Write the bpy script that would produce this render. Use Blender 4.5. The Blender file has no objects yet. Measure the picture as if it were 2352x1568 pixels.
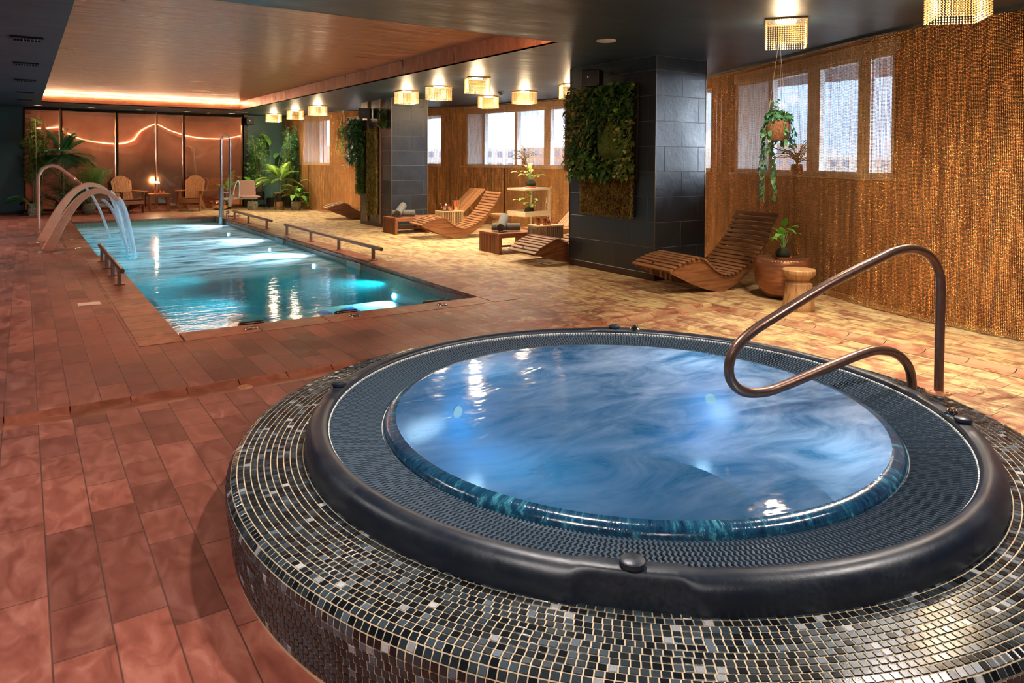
import bpy, math, random
import numpy as np
from mathutils import Matrix, Vector
PI = math.pi
random.seed(7)
sc = bpy.context.scene
col = sc.collection

# ------------------------------------------------------------------ helpers
class MB:
    """collects shapes and links them as ONE mesh object"""
    def __init__(s): s.v = []; s.f = []; s.sm = []; s.M = Matrix.Identity(4)
    def add(s, vs, fs, smooth=False):
        b = len(s.v)
        for p in vs:
            s.v.append(tuple(s.M @ Vector(p)))
        for f in fs:
            s.f.append(tuple(b + i for i in f)); s.sm.append(smooth)
        return s
    def box(s, x0, x1, y0, y1, z0, z1, bev=0.0):
        if bev > 0:
            bm_ = bev
            vs = []
            for z, i in ((z0, bm_), (z0 + bm_, 0), (z1 - bm_, 0), (z1, bm_)):
                a0, a1, b0, b1 = x0 + i, x1 - i, y0 + i, y1 - i
                c = bm_ * (1 if i == 0 else .6)
                vs += [(a0 + c, b0, z), (a1 - c, b0, z), (a1, b0 + c, z), (a1, b1 - c, z), (a1 - c, b1, z), (a0 + c, b1, z), (a0, b1 - c, z), (a0, b0 + c, z)]
            fs = [tuple(range(7, -1, -1)), tuple(range(24, 32))]
            for k in range(3):
                for i in range(8):
                    j = (i + 1) % 8
                    fs.append((k * 8 + i, k * 8 + j, k * 8 + 8 + j, k * 8 + 8 + i))
            return s.add(vs, fs)
        vs = [(x0, y0, z0), (x1, y0, z0), (x1, y1, z0), (x0, y1, z0), (x0, y0, z1), (x1, y0, z1), (x1, y1, z1), (x0, y1, z1)]
        return s.add(vs, [(3, 2, 1, 0), (4, 5, 6, 7), (0, 1, 5, 4), (1, 2, 6, 5), (2, 3, 7, 6), (3, 0, 4, 7)])
    def bar(s, p0, p1, w, h, up=(0, 0, 1)):
        p0 = Vector(p0); p1 = Vector(p1); d = (p1 - p0).normalized(); u = Vector(up)
        sx = d.cross(u)
        if sx.length < 1e-4: sx = d.cross(Vector((0, 1, 0)))
        sx.normalize(); u = sx.cross(d).normalized()
        vs = []
        for p in (p0, p1):
            for a, b in ((-1, -1), (1, -1), (1, 1), (-1, 1)):
                vs.append(p + sx * a * w / 2 + u * b * h / 2)
        return s.add(vs, [(3, 2, 1, 0), (4, 5, 6, 7), (0, 1, 5, 4), (1, 2, 6, 5), (2, 3, 7, 6), (3, 0, 4, 7)])
    def tube(s, pts, r, seg=10, caps=True, closed=False):
        pts = [Vector(p) for p in pts]; n = len(pts)
        rs = r if isinstance(r, (list, tuple)) else [r] * n
        T = []
        for i in range(n):
            a = pts[i - 1] if (i > 0 or closed) else pts[i]
            b = pts[(i + 1) % n] if (i < n - 1 or closed) else pts[i]
            T.append((b - a).normalized())
        ref = Vector((0, 0, 1)) if abs(T[0].z) < .9 else Vector((1, 0, 0))
        nr = T[0].cross(ref).normalized(); vs = []
        for i in range(n):
            nr = (nr - T[i] * nr.dot(T[i])).normalized(); bn = T[i].cross(nr)
            for k in range(seg):
                a = 2 * PI * k / seg
                vs.append(pts[i] + (nr * math.cos(a) + bn * math.sin(a)) * rs[i])
        fs = []
        for i in range(n if closed else n - 1):
            j = (i + 1) % n
            for k in range(seg):
                l = (k + 1) % seg
                fs.append((i * seg + k, i * seg + l, j * seg + l, j * seg + k))
        s.add(vs, fs, True)
        if caps and not closed:
            s.add(vs[:seg], [tuple(range(seg - 1, -1, -1))]); s.add(vs[-seg:], [tuple(range(seg))])
        return s
    def lathe(s, prof, seg=32, c=(0, 0, 0), smooth=True, close=False):
        vs = []; n = len(prof)
        for k in range(seg):
            a = 2 * PI * k / seg; ca, sa = math.cos(a), math.sin(a)
            for r, z in prof: vs.append((c[0] + r * ca, c[1] + r * sa, c[2] + z))
        fs = []
        for k in range(seg):
            l = (k + 1) % seg
            for i in range(n - 1 if not close else n):
                j = (i + 1) % n
                if prof[i][0] < 1e-6 and prof[j][0] < 1e-6: continue
                fs.append((k * n + i, l * n + i, l * n + j, k * n + j))
        return s.add(vs, fs, smooth)
    def prism(s, poly, plane, a, b):
        """poly 2D extruded between a and b; plane 'xz' -> along y, 'xy' -> along z, 'yz' -> along x"""
        n = len(poly)
        def P(p, t): return {'xz': (p[0], t, p[1]), 'xy': (p[0], p[1], t), 'yz': (t, p[0], p[1])}[plane]
        vs = [P(p, a) for p in poly] + [P(p, b) for p in poly]
        fs = [tuple(range(n - 1, -1, -1)), tuple(range(n, 2 * n))] + [(i, (i + 1) % n, n + (i + 1) % n, n + i) for i in range(n)]
        return s.add(vs, fs)
    def build(s, name, m=None, parent=None, loc=None, rotz=0, sharp=40):
        me = bpy.data.meshes.new(name)
        me.from_pydata(s.v, [], s.f); me.update()
        me.polygons.foreach_set('use_smooth', [bool(x) for x in s.sm])
        if any(s.sm) and sharp: me.set_sharp_from_angle(angle=math.radians(sharp))
        if m is not None:
            for q in (m if isinstance(m, (list, tuple)) else [m]): me.materials.append(q)
        o = bpy.data.objects.new(name, me); col.objects.link(o)
        if parent is not None: o.parent = parent
        if loc is not None: o.location = loc
        if rotz: o.rotation_euler = (0, 0, rotz)
        return o

def fix(o):
    """consistent outward normals"""
    import bmesh
    b = bmesh.new(); b.from_mesh(o.data); bmesh.ops.recalc_face_normals(b, faces=b.faces); b.to_mesh(o.data); b.free(); return o

def empty(name, loc, rotz=0):
    o = bpy.data.objects.new(name, None); col.objects.link(o); o.location = loc; o.rotation_euler = (0, 0, rotz)
    o.empty_display_size = .1
    return o
def tag(o, label=None, cat=None, group=None, kind=None):
    if label: o['label'] = label
    if cat: o['category'] = cat
    if group: o['group'] = group
    if kind: o['kind'] = kind
    return o
def struct(o): o['kind'] = 'structure'; return o
def kids(o): return [c for c in bpy.data.objects if c.parent == o]
def copy_tree(o, parent=None):
    c = o.copy(); col.objects.link(c); c.parent = parent
    for ch in kids(o): copy_tree(ch, c)
    return c

# ------------------------------------------------------------------ node helper
class NT:
    def __init__(s, name):
        s.m = bpy.data.materials.new(name); s.m.use_nodes = True; s.t = s.m.node_tree; s.t.nodes.clear()
        s.out = s.n('ShaderNodeOutputMaterial')
    def n(s, typ, **kw):
        nd = s.t.nodes.new(typ)
        for k, v in kw.items(): setattr(nd, k, v)
        return nd
    def l(s, a, b): s.t.links.new(a, b); return s
    def set(s, sock, v):
        if v is None: return
        if hasattr(v, 'is_output') or hasattr(v, 'links'): s.t.links.new(v, sock)
        elif isinstance(v, (tuple, list)) and len(v) == 3 and sock.type == 'RGBA': sock.default_value = (*v, 1)
        else: sock.default_value = v
    def math(s, op, a, b=None, c=None, clamp=False):
        nd = s.n('ShaderNodeMath', operation=op); nd.use_clamp = clamp
        s.set(nd.inputs[0], a)
        if b is not None: s.set(nd.inputs[1], b)
        if c is not None: s.set(nd.inputs[2], c)
        return nd.outputs[0]
    def mix(s, f, a, b, typ='MIX'):
        nd = s.n('ShaderNodeMixRGB', blend_type=typ)
        s.set(nd.inputs[0], f); s.set(nd.inputs[1], a); s.set(nd.inputs[2], b); return nd.outputs[0]
    def co(s, kind='Object'): return s.n('ShaderNodeTexCoord').outputs[kind]
    def pos(s): return s.n('ShaderNodeNewGeometry').outputs['Position']
    def map(s, v, scale=(1, 1, 1), loc=(0, 0, 0), rot=(0, 0, 0)):
        nd = s.n('ShaderNodeMapping'); s.l(v, nd.inputs[0]); nd.inputs['Scale'].default_value = scale
        nd.inputs['Location'].default_value = loc; nd.inputs['Rotation'].default_value = rot; return nd.outputs[0]
    def sep(s, v):
        nd = s.n('ShaderNodeSeparateXYZ'); s.l(v, nd.inputs[0]); return nd.outputs
    def comb(s, x, y, z=0.0):
        nd = s.n('ShaderNodeCombineXYZ'); s.set(nd.inputs[0], x); s.set(nd.inputs[1], y); s.set(nd.inputs[2], z); return nd.outputs[0]
    def noise(s, v, scale=5, detail=3, rough=.5, dist=0):
        nd = s.n('ShaderNodeTexNoise'); s.l(v, nd.inputs['Vector']); nd.inputs['Scale'].default_value = scale
        nd.inputs['Detail'].default_value = detail; nd.inputs['Roughness'].default_value = rough; nd.inputs['Distortion'].default_value = dist
        return nd.outputs[0]
    def white(s, v, dim='1D'):
        nd = s.n('ShaderNodeTexWhiteNoise', noise_dimensions=dim)
        s.l(v, nd.inputs['W' if dim == '1D' else 'Vector']); return nd.outputs[0]
    def ramp(s, f, stops, interp='LINEAR'):
        nd = s.n('ShaderNodeValToRGB'); s.l(f, nd.inputs[0]); cr = nd.color_ramp; cr.interpolation = interp
        while len(cr.elements) > 1: cr.elements.remove(cr.elements[-1])
        for i, (p, c) in enumerate(stops):
            e = cr.elements[0] if i == 0 else cr.elements.new(p)
            e.position = p; e.color = (*c, 1) if len(c) == 3 else c
        return nd.outputs[0]
    def lin(s, f, a, b, c=0.0, d=1.0):
        nd = s.n('ShaderNodeMapRange'); nd.clamp = True; s.l(f, nd.inputs[0])
        for i, v in enumerate((a, b, c, d)): nd.inputs[i + 1].default_value = v
        return nd.outputs[0]
    def bump(s, h, strength=.5, dist=.01, normal=None):
        nd = s.n('ShaderNodeBump'); s.l(h, nd.inputs['Height']); nd.inputs['Strength'].default_value = strength
        nd.inputs['Distance'].default_value = dist
        if normal is not None: s.l(normal, nd.inputs['Normal'])
        return nd.outputs[0]
    def pbr(s, color=(.8, .8, .8), rough=.5, metal=0., normal=None, coat=None, emit=None, es=0, alpha=None, spec=None, aniso=None):
        p = s.n('ShaderNodeBsdfPrincipled')
        s.set(p.inputs['Base Color'], color); s.set(p.inputs['Roughness'], rough); s.set(p.inputs['Metallic'], metal)
        if normal is not None: s.l(normal, p.inputs['Normal'])
        if coat is not None: p.inputs['Coat Weight'].default_value = coat; p.inputs['Coat Roughness'].default_value = .15
        if emit is not None: s.set(p.inputs['Emission Color'], emit); s.set(p.inputs['Emission Strength'], es)
        if alpha is not None: s.set(p.inputs['Alpha'], alpha)
        if spec is not None: p.inputs['Specular IOR Level'].default_value = spec
        if aniso is not None: p.inputs['Anisotropic'].default_value = aniso
        return p.outputs[0]
    def done(s, sh): s.l(sh, s.out.inputs[0]); return s.m

def plain(name, color, rough=.5, metal=0., nz=0., nscale=20, bumps=0., **kw):
    t = NT(name); c = color; nrm = None
    if nz > 0 or bumps > 0:
        nn = t.noise(t.co(), nscale, 4, .6)
        if nz > 0:
            c = t.mix(t.lin(nn, .3, .7), tuple(x * (1 - nz) for x in color), tuple(min(1, x * (1 + nz)) for x in color))
        if bumps > 0: nrm = t.bump(nn, bumps, .01)
    return t.done(t.pbr(c, rough, metal, nrm, **kw))
def emitter(name, color, strength):
    t = NT(name); e = t.n('ShaderNodeEmission'); t.set(e.inputs[0], color); e.inputs[1].default_value = strength
    return t.done(e.outputs[0])
def wood(name, c1, c2, axis='x', rough=.45, scale=1.0):
    t = NT(name); sc_ = {'x': (1.2, 14, 14), 'y': (14, 1.2, 14), 'z': (14, 14, 1.2)}[axis]
    oi = t.n('ShaderNodeObjectInfo').outputs['Random']
    isl = t.n('ShaderNodeNewGeometry').outputs['Random Per Island']
    v = t.n('ShaderNodeVectorMath', operation='ADD'); t.l(t.map(t.co(), tuple(x * scale for x in sc_)), v.inputs[0])
    t.l(t.comb(t.math('MULTIPLY', isl, 37.), t.math('MULTIPLY', isl, 91.), t.math('MULTIPLY', oi, 13.)), v.inputs[1])
    nn = t.noise(v.outputs[0], 2.2, 5, .62, .6)
    c = t.mix(t.lin(nn, .3, .7), c1, c2)
    c = t.mix(1.0, c, t.ramp(isl, [(0, (.62, .62, .62)), (1, (1.15, 1.1, 1.05))]), 'MULTIPLY')
    return t.done(t.pbr(c, rough, 0, t.bump(nn, .25, .003), spec=.4))

# ------------------------------------------------------------------ materials
def m_floor():
    t = NT('terracotta_plank_tiles'); p = t.pos(); s = t.sep(p)
    W = .1655; L = .58
    x = t.math('DIVIDE', t.math('ADD', s[0], .105 + 20 * W), W)
    ci = t.math('FLOOR', x); fx = t.math('SUBTRACT', x, ci)
    rn = t.white(ci)
    y = t.math('ADD', t.math('DIVIDE', s[1], L), t.math('MULTIPLY', rn, 7.))
    yi = t.math('FLOOR', y); fy = t.math('SUBTRACT', y, yi)
    # some planks are cut in two
    idv = t.comb(ci, yi, 3.1); rid = t.white(idv, '3D')
    cut = t.math('GREATER_THAN', rid, .62); half = t.math('MULTIPLY', cut, t.math('GREATER_THAN', fy, .5))
    dx = t.math('MULTIPLY', t.math('MINIMUM', fx, t.math('SUBTRACT', 1., fx)), W)
    dy0 = t.math('MULTIPLY', t.math('MINIMUM', fy, t.math('SUBTRACT', 1., fy)), L)
    dyc = t.math('MULTIPLY', t.math('ABSOLUTE', t.math('SUBTRACT', fy, .5)), L)
    dyc = t.math('ADD', dyc, t.math('MULTIPLY', t.math('SUBTRACT', 1., cut), 9.))
    d = t.math('MINIMUM', dx, t.math('MINIMUM', dy0, dyc))
    joint = t.lin(d, .0014, .0038, 1., 0.)
    tid = t.white(t.comb(ci, yi, half), '3D')
    big = t.noise(p, 1.1, 3, .55)
    mot = t.noise(t.map(p, (2.2, 1.0, 1)), 5.5, 6, .62, .8)
    fine = t.noise(p, 60, 3, .6)
    c = t.ramp(mot, [(.26, (.14, .034, .022)), (.5, (.25, .070, .046)), (.74, (.37, .140, .098))])
    c = t.mix(1., c, t.ramp(tid, [(0, (.62, .58, .56)), (.5, (1, 1, 1)), (1, (1.22, 1.2, 1.15))]), 'MULTIPLY')
    # worn limescale, with warm lamplight painted in as yellow on the lounger side
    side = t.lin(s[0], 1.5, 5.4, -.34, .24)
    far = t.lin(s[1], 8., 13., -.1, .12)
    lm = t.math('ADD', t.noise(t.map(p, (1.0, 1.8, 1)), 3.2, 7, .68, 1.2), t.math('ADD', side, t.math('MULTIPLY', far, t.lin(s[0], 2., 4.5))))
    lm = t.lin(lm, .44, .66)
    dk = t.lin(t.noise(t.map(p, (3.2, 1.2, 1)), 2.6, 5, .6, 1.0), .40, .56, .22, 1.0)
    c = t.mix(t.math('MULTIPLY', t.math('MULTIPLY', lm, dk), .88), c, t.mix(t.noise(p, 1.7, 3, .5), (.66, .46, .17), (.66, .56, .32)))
    c = t.mix(t.math('MULTIPLY', joint, .85), c, (.07, .022, .012))
    h = t.math('ADD', t.math('MULTIPLY', t.math('SUBTRACT', 1., joint), 1.), t.math('ADD', t.math('MULTIPLY', mot, .9), t.math('MULTIPLY', fine, .12)))
    r = t.lin(t.math('ADD', mot, t.math('MULTIPLY', big, .6)), .55, 1.0, .30, .58)
    return t.done(t.pbr(c, r, 0, t.bump(h, .45, .004), spec=.5))
M = {}
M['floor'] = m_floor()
def m_coping():
    t = NT('terracotta_coping'); p = t.pos(); isl = t.n('ShaderNodeNewGeometry').outputs['Random Per Island']; s = t.sep(p)
    mot = t.noise(t.map(p, (1.2, 1.2, 1)), 6, 6, .62, .8)
    c = t.ramp(mot, [(.25, (.15, .034, .017)), (.5, (.28, .078, .040)), (.72, (.40, .15, .088))])
    c = t.mix(1., c, t.ramp(isl, [(0, (.75, .72, .7)), (1, (1.15, 1.12, 1.1))]), 'MULTIPLY')
    lm = t.lin(t.math('ADD', t.noise(p, 3.2, 6, .65, 1.), t.math('ADD', t.lin(s[0], 1., 4.6, -.1, .06), t.lin(s[0], 4.6, 6., 0, .12))), .5, .7)
    c = t.mix(t.math('MULTIPLY', lm, .62), c, (.52, .36, .20))
    return t.done(t.pbr(c, .38, 0, t.bump(mot, .4, .004)))
M['coping'] = m_coping()
def m_mosaic():
    t = NT('glass_mosaic_tiles'); g = t.n('ShaderNodeNewGeometry'); isl = g.outputs['Random Per Island']
    c = t.ramp(isl, [(0, (.005, .007, .009)), (.25, (.010, .015, .019)), (.55, (.018, .028, .034)), (.84, (.032, .050, .064)), (.93, (.07, .10, .125)), (.972, (.24, .25, .26)), (.990, (.40, .41, .40)), (.998, (.30, .19, .07))], 'CONSTANT')
    nn = t.noise(t.co(), 260, 2, .7)
    c = t.mix(t.lin(nn, .35, .75, 0, .55), c, t.mix(1., c, (1.9, 2.0, 2.1), 'MULTIPLY'))
    r = t.lin(isl, 0, 1, .12, .32)
    return t.done(t.pbr(c, r, 0, t.bump(nn, .08, .002), coat=.25))
M['mosaic'] = m_mosaic()
M['grout'] = plain('cream_grout', (.66, .52, .34), .8, nz=.2, nscale=8)
M['grout_dark'] = plain('slate_grout', (.40, .38, .34), .8)
def m_rim():
    t = NT('black_moulded_rim'); p = t.co()
    n1 = t.noise(p, 3.5, 6, .7, .4); n2 = t.noise(p, 70, 4, .7)
    sc1 = t.math('MULTIPLY', t.lin(n1, .45, .75), t.lin(n2, .35, .75))
    c = t.mix(sc1, (.008, .014, .026), (.058, .068, .078))
    return t.done(t.pbr(c, t.lin(n1, .3, .7, .26, .46), 0, t.bump(n2, .25, .003), spec=.6))
M['rim'] = m_rim()
M['grate'] = plain('slate_blue_plastic_grate', (.060, .090, .125), .24, coat=.3)
M['white_plastic'] = plain('white_plastic', (.75, .77, .74), .35)
M['chrome'] = plain('polished_chrome', (.80, .80, .78), .10, 1.)
M['steel'] = plain('brushed_steel', (.55, .60, .66), .24, 1.)
M['bronze'] = plain('bronze_coated_tube', (.20, .115, .085), .30, .75, nz=.15, nscale=30)
M['bronze_dull'] = plain('bronze_coated_steel', (.26, .15, .11), .36, .5, nz=.2, nscale=20)
M['copper_satin'] = plain('satin_copper', (.80, .36, .23), .36, .15, nz=.08, nscale=8)
M['copper_edge'] = plain('copper_edge', (.42, .22, .15), .35, .6)
M['rust'] = plain('rusty_flange', (.50, .20, .09), .6, .2, nz=.5, nscale=60, bumps=.4)
M['black'] = plain('matt_black', (.010, .011, .012), .45)
M['black_gloss'] = plain('gloss_black', (.008, .009, .010), .2)
M['dark_metal'] = plain('dark_steel', (.03, .03, .032), .35, .6)
M['grille'] = plain('speaker_cloth', (.035, .037, .04), .6)

def m_ceiling():
    t = NT('blue_black_paint'); p = t.pos()
    n1 = t.noise(t.map(p, (1, 2.4, 1), rot=(0, 0, .5)), 1.3, 4, .55)
    c = t.mix(t.lin(n1, .3, .7), (.022, .042, .064), (.040, .066, .096))
    return t.done(t.pbr(c, .42, 0, t.bump(n1, .25, .05), spec=.45))
M['ceiling'] = m_ceiling()
def m_cove():
    t = NT('copper_tinted_plaster'); p = t.pos()
    n1 = t.noise(t.map(p, (.45, 3.0, 1.), rot=(0, 0, .06)), 2.2, 6, .62, .5); n2 = t.noise(t.map(p, (1.6, 3.0, 1)), 3., 3, .5)
    c = t.mix(t.lin(n1, .3, .7), (.30, .095, .042), (.52, .225, .125))
    c = t.mix(t.lin(n2, .60, .72, 0, .45), c, (.42, .36, .36))
    return t.done(t.pbr(c, t.lin(n1, .3, .7, .26, .42), .35, t.bump(n1, .8, .05), spec=.6))
M['cove'] = m_cove()
def m_copper():
    t = NT('brushed_copper_sheet'); p = t.co()
    n1 = t.noise(t.map(p, (60, 1, .6)), 2.5, 5, .7); n2 = t.noise(t.map(p, (1.3, 1, 1.6)), 1.2, 3, .6)
    c = t.mix(t.lin(n2, .3, .7), (.40, .18, .11), (.56, .30, .19))
    c = t.mix(t.lin(n1, .35, .75, 0, .35), c, (.26, .11, .06))
    a = t.pbr(c, t.lin(n1, .3, .7, .16, .24), 1., t.bump(n1, .05, .001)); b = t.pbr(c, .018, 1.)
    mx = t.n('ShaderNodeMixShader'); mx.inputs[0].default_value = .4; t.l(a, mx.inputs[1]); t.l(b, mx.inputs[2]); return t.done(mx.outputs[0])
M['copper'] = m_copper()
def m_teal(name, c1, c2):
    t = NT(name); n1 = t.noise(t.co(), 1.6, 5, .6); return t.done(t.pbr(t.mix(n1, c1, c2), .5, 0, t.bump(n1, .2, .02)))
M['teal'] = m_teal('teal_wall_paint', (.012, .055, .075), (.022, .080, .100))
M['teal_pale'] = m_teal('pale_teal_wall_paint', (.05, .125, .135), (.075, .17, .175))
M['back_wall'] = m_teal('dark_plaster', (.055, .050, .050), (.075, .07, .07))
M['outer_wall'] = plain('brown_wall_behind_chains', (.045, .020, .010), .8)
def m_slate(name, base, hi):
    t = NT(name); isl = t.n('ShaderNodeNewGeometry').outputs['Random Per Island']; p = t.co()
    n1 = t.noise(p, 4.5, 6, .62, .4); n2 = t.noise(p, 22, 5, .6)
    c = t.mix(n1, base, hi)
    c = t.mix(1., c, t.ramp(isl, [(0, (.8, .8, .85)), (1, (1.15, 1.15, 1.15))]), 'MULTIPLY')
    return t.done(t.pbr(c, t.lin(n1, .3, .7, .28, .42), 0, t.bump(t.math('ADD', n1, t.math('MULTIPLY', n2, .35)), .45, .012), spec=.7))
M['slate'] = m_slate('dark_slate_tile', (.012, .018, .026), (.026, .036, .048))

def m_chain(name, ca, cb, gx=.0135, gz=.0125, cover=.46):
    """curtain of fine metal beads: the beads are opaque metal, the gaps between them open"""
    t = NT(name); uv = t.sep(t.co('UV'))
    u = t.math('DIVIDE', uv[0], gx); ui = t.math('FLOOR', u); fu = t.math('SUBTRACT', t.math('SUBTRACT', u, ui), .5)
    odd = t.math('MULTIPLY', t.math('SINE', t.math('MULTIPLY', uv[0], 40.)), .22)
    rr = t.white(ui)
    v = t.math('ADD', t.math('ADD', t.math('DIVIDE', uv[1], gz), odd), t.math('MULTIPLY', rr, .16)); vi = t.math('FLOOR', v)
    fv = t.math('SUBTRACT', t.math('SUBTRACT', v, vi), .5)
    d = t.math('SQRT', t.math('ADD', t.math('MULTIPLY', fu, fu), t.math('MULTIPLY', t.math('MULTIPLY', fv, fv), 1.15)))
    st = t.noise(t.comb(t.math('MULTIPLY', uv[0], 1.), t.math('MULTIPLY', uv[1], .12)), 22, 3, .6)
    rad = t.math('ADD', cover - .14, t.math('MULTIPLY', st, .28))
    alpha = t.math('MAXIMUM', t.math('LESS_THAN', d, rad), t.math('LESS_THAN', t.math('ABSOLUTE', fu), .10))
    bead = t.math('SQRT', t.math('MAXIMUM', t.math('SUBTRACT', .26, t.math('MULTIPLY', d, d)), 0.))
    c = t.mix(t.white(t.comb(ui, vi, 0.), '3D'), ca, cb)
    c = t.mix(t.lin(st, .35, .7, 0, .6), c, tuple(min(1, x * 1.35) for x in cb))
    c = t.mix(1., c, t.ramp(t.noise(t.comb(t.math('MULTIPLY', uv[0], 1.), t.math('MULTIPLY', uv[1], .05)), 9, 4, .65), [(.3, (.55, .5, .45)), (.7, (1.3, 1.25, 1.2))]), 'MULTIPLY')
    c = t.mix(1., c, t.ramp(t.math('MULTIPLY', d, d), [(.0, (1.5, 1.5, 1.5)), (.16, (.35, .3, .28))]), 'MULTIPLY') if False else c
    nrm = t.bump(bead, 1., .010)
    metal = t.pbr(c, .27, .85, nrm)
    tr = t.n('ShaderNodeBsdfTransparent'); mx = t.n('ShaderNodeMixShader')
    t.l(alpha, mx.inputs[0]); t.l(tr.outputs[0], mx.inputs[1]); t.l(metal, mx.inputs[2])
    return t.done(mx.outputs[0])
M['chain'] = m_chain('copper_bead_chain', (.42, .145, .045), (.90, .43, .155))

def m_water(name, tint, murk_col, murk, foam_sheen=None, wave=(1, 1, 1), wscale=5, wstr=.35, ior=1.45):
    t = NT(name); p = t.pos(); s = t.sep(p)
    w1 = t.noise(t.map(p, wave), wscale, 3, .5, .6); w2 = t.noise(t.map(p, wave), wscale * 4.3, 2, .5)
    nrm = t.bump(t.math('ADD', w1, t.math('MULTIPLY', w2, .16)), wstr, .05)
    fr = t.n('ShaderNodeFresnel'); fr.inputs[0].default_value = ior; t.l(nrm, fr.inputs[1])
    gl = t.n('ShaderNodeBsdfGlossy'); gl.inputs['Roughness'].default_value = .07; t.l(nrm, gl.inputs['Normal'])
    tr = t.n('ShaderNodeBsdfTransparent'); tr.inputs[0].default_value = (*tint, 1)
    df0 = t.n('ShaderNodeBsdfDiffuse'); t.set(df0.inputs[0], murk_col)
    dft = t.n('ShaderNodeBsdfTranslucent'); t.set(dft.inputs[0], murk_col)
    df = t.n('ShaderNodeMixShader'); df.inputs[0].default_value = .6; t.l(df0.outputs[0], df.inputs[1]); t.l(dft.outputs[0], df.inputs[2])
    m1 = t.n('ShaderNodeMixShader'); t.set(m1.inputs[0], murk); t.l(tr.outputs[0], m1.inputs[1]); t.l(df.outputs[0], m1.inputs[2])
    m2 = t.n('ShaderNodeMixShader'); t.l(fr.outputs[0], m2.inputs[0]); t.l(m1.outputs[0], m2.inputs[1]); t.l(gl.outputs[0], m2.inputs[2])
    last = m2.outputs[0]
    if foam_sheen:
        f = foam_sheen(t, p, s)
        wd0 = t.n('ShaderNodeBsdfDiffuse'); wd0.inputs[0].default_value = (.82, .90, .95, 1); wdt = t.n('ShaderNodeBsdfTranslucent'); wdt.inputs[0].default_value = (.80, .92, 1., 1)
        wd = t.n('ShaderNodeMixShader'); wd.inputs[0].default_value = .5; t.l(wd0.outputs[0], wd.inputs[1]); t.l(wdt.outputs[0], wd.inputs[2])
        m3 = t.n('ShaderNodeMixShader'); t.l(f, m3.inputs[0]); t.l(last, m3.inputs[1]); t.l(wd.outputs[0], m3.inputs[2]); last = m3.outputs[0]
    return t.done(last)
def pool_foam(t, p, s):
    n1 = t.noise(t.map(p, (.55, 1.5, 1), rot=(0, 0, -.25)), 1.5, 5, .62, 1.4)
    n2 = t.noise(t.map(p, (.4, 2.2, 1), rot=(0, 0, -.1)), 3.0, 4, .6, .8)
    reg = t.math('MULTIPLY', t.lin(s[1], 9.8, 11.6), t.lin(s[1], 19.4, 18.0))
    a = t.math('MULTIPLY', t.lin(t.math('ADD', t.math('MULTIPLY', n1, .6), t.math('MULTIPLY', n2, .4)), .39, .56), reg)
    return t.math('MULTIPLY', a, .88)
def tub_sheen(t, p, s):  # pale window reflection painted as milky white, stronger towards the right
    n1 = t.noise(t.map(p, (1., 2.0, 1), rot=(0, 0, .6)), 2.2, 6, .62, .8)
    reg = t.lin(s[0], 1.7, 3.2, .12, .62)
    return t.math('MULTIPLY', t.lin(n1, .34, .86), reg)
M['pool_water'] = m_water('pool_water', (.42, .86, .90), (.006, .25, .29), .36, pool_foam, (.6, 1.6, 1), 3.6, .10, 1.36)
M['tub_water'] = m_water('hot_tub_water', (.62, .86, .96), (.028, .135, .215), .76, tub_sheen, (1, 1.5, 1), 2.6, .13, 1.5)
def m_overflow():
    t = NT('water_sheet_over_lip'); p = t.co(); s = t.sep(p)
    ang = t.math('ARCTAN2', s[1], s[0]); n1 = t.noise(t.comb(ang, t.math('MULTIPLY', s[2], .5)), 46, 4, .75); n2 = t.noise(t.comb(ang, 0.), 3.5, 2, .5); n1 = t.math('ADD', n1, t.math('MULTIPLY', t.math('SUBTRACT', n2, .5), .5))
    c = t.ramp(n1, [(.3, (.004, .016, .045)), (.55, (.010, .065, .13)), (.70, (.06, .28, .36)), (.85, (.5, .68, .68))])
    return t.done(t.pbr(c, .12, 0, t.bump(n1, .4, .006), coat=.6))
M['overflow'] = m_overflow()
def m_poolwall(name, a, b):
    t = NT(name); br = t.n('ShaderNodeTexBrick'); g = t.n('ShaderNodeNewGeometry'); s = t.sep(g.outputs['Position']); nn = t.sep(g.outputs['Normal'])
    # 25 mm mosaic projected along the face normal
    vert = t.math('GREATER_THAN', t.math('ABSOLUTE', nn[2]), .5); xf = t.math('GREATER_THAN', t.math('ABSOLUTE', nn[0]), .5)
    u = t.math('ADD', t.math('MULTIPLY', s[1], xf), t.math('MULTIPLY', s[0], t.math('SUBTRACT', 1., xf)))
    v = t.math('ADD', t.math('MULTIPLY', s[1], vert), t.math('MULTIPLY', s[2], t.math('SUBTRACT', 1., vert)))
    t.l(t.comb(u, v), br.inputs['Vector']); br.offset = 0; br.inputs['Scale'].default_value = 1
    br.inputs['Brick Width'].default_value = .026; br.inputs['Row Height'].default_value = .026; br.inputs['Mortar Size'].default_value = .002
    br.inputs['Color1'].default_value = (*a, 1); br.inputs['Color2'].default_value = (*b, 1); br.inputs['Mortar'].default_value = (*[x * .5 for x in a], 1)
    return t.done(t.pbr(br.outputs[0], .3))
M['pool_tile'] = m_poolwall('pool_mosaic', (.015, .34, .40), (.03, .44, .50))
M['pool_band'] = m_poolwall('waterline_mosaic', (.30, .20, .13), (.40, .29, .19))
M['ledge_tile'] = m_poolwall('pale_ledge_mosaic', (.42, .52, .50), (.52, .60, .57))
M['pool_light'] = emitter('underwater_lamp', (.55, .75, 1.), 60)
M['tub_shell'] = plain('blue_tub_shell', (.03, .20, .42), .3)

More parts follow.
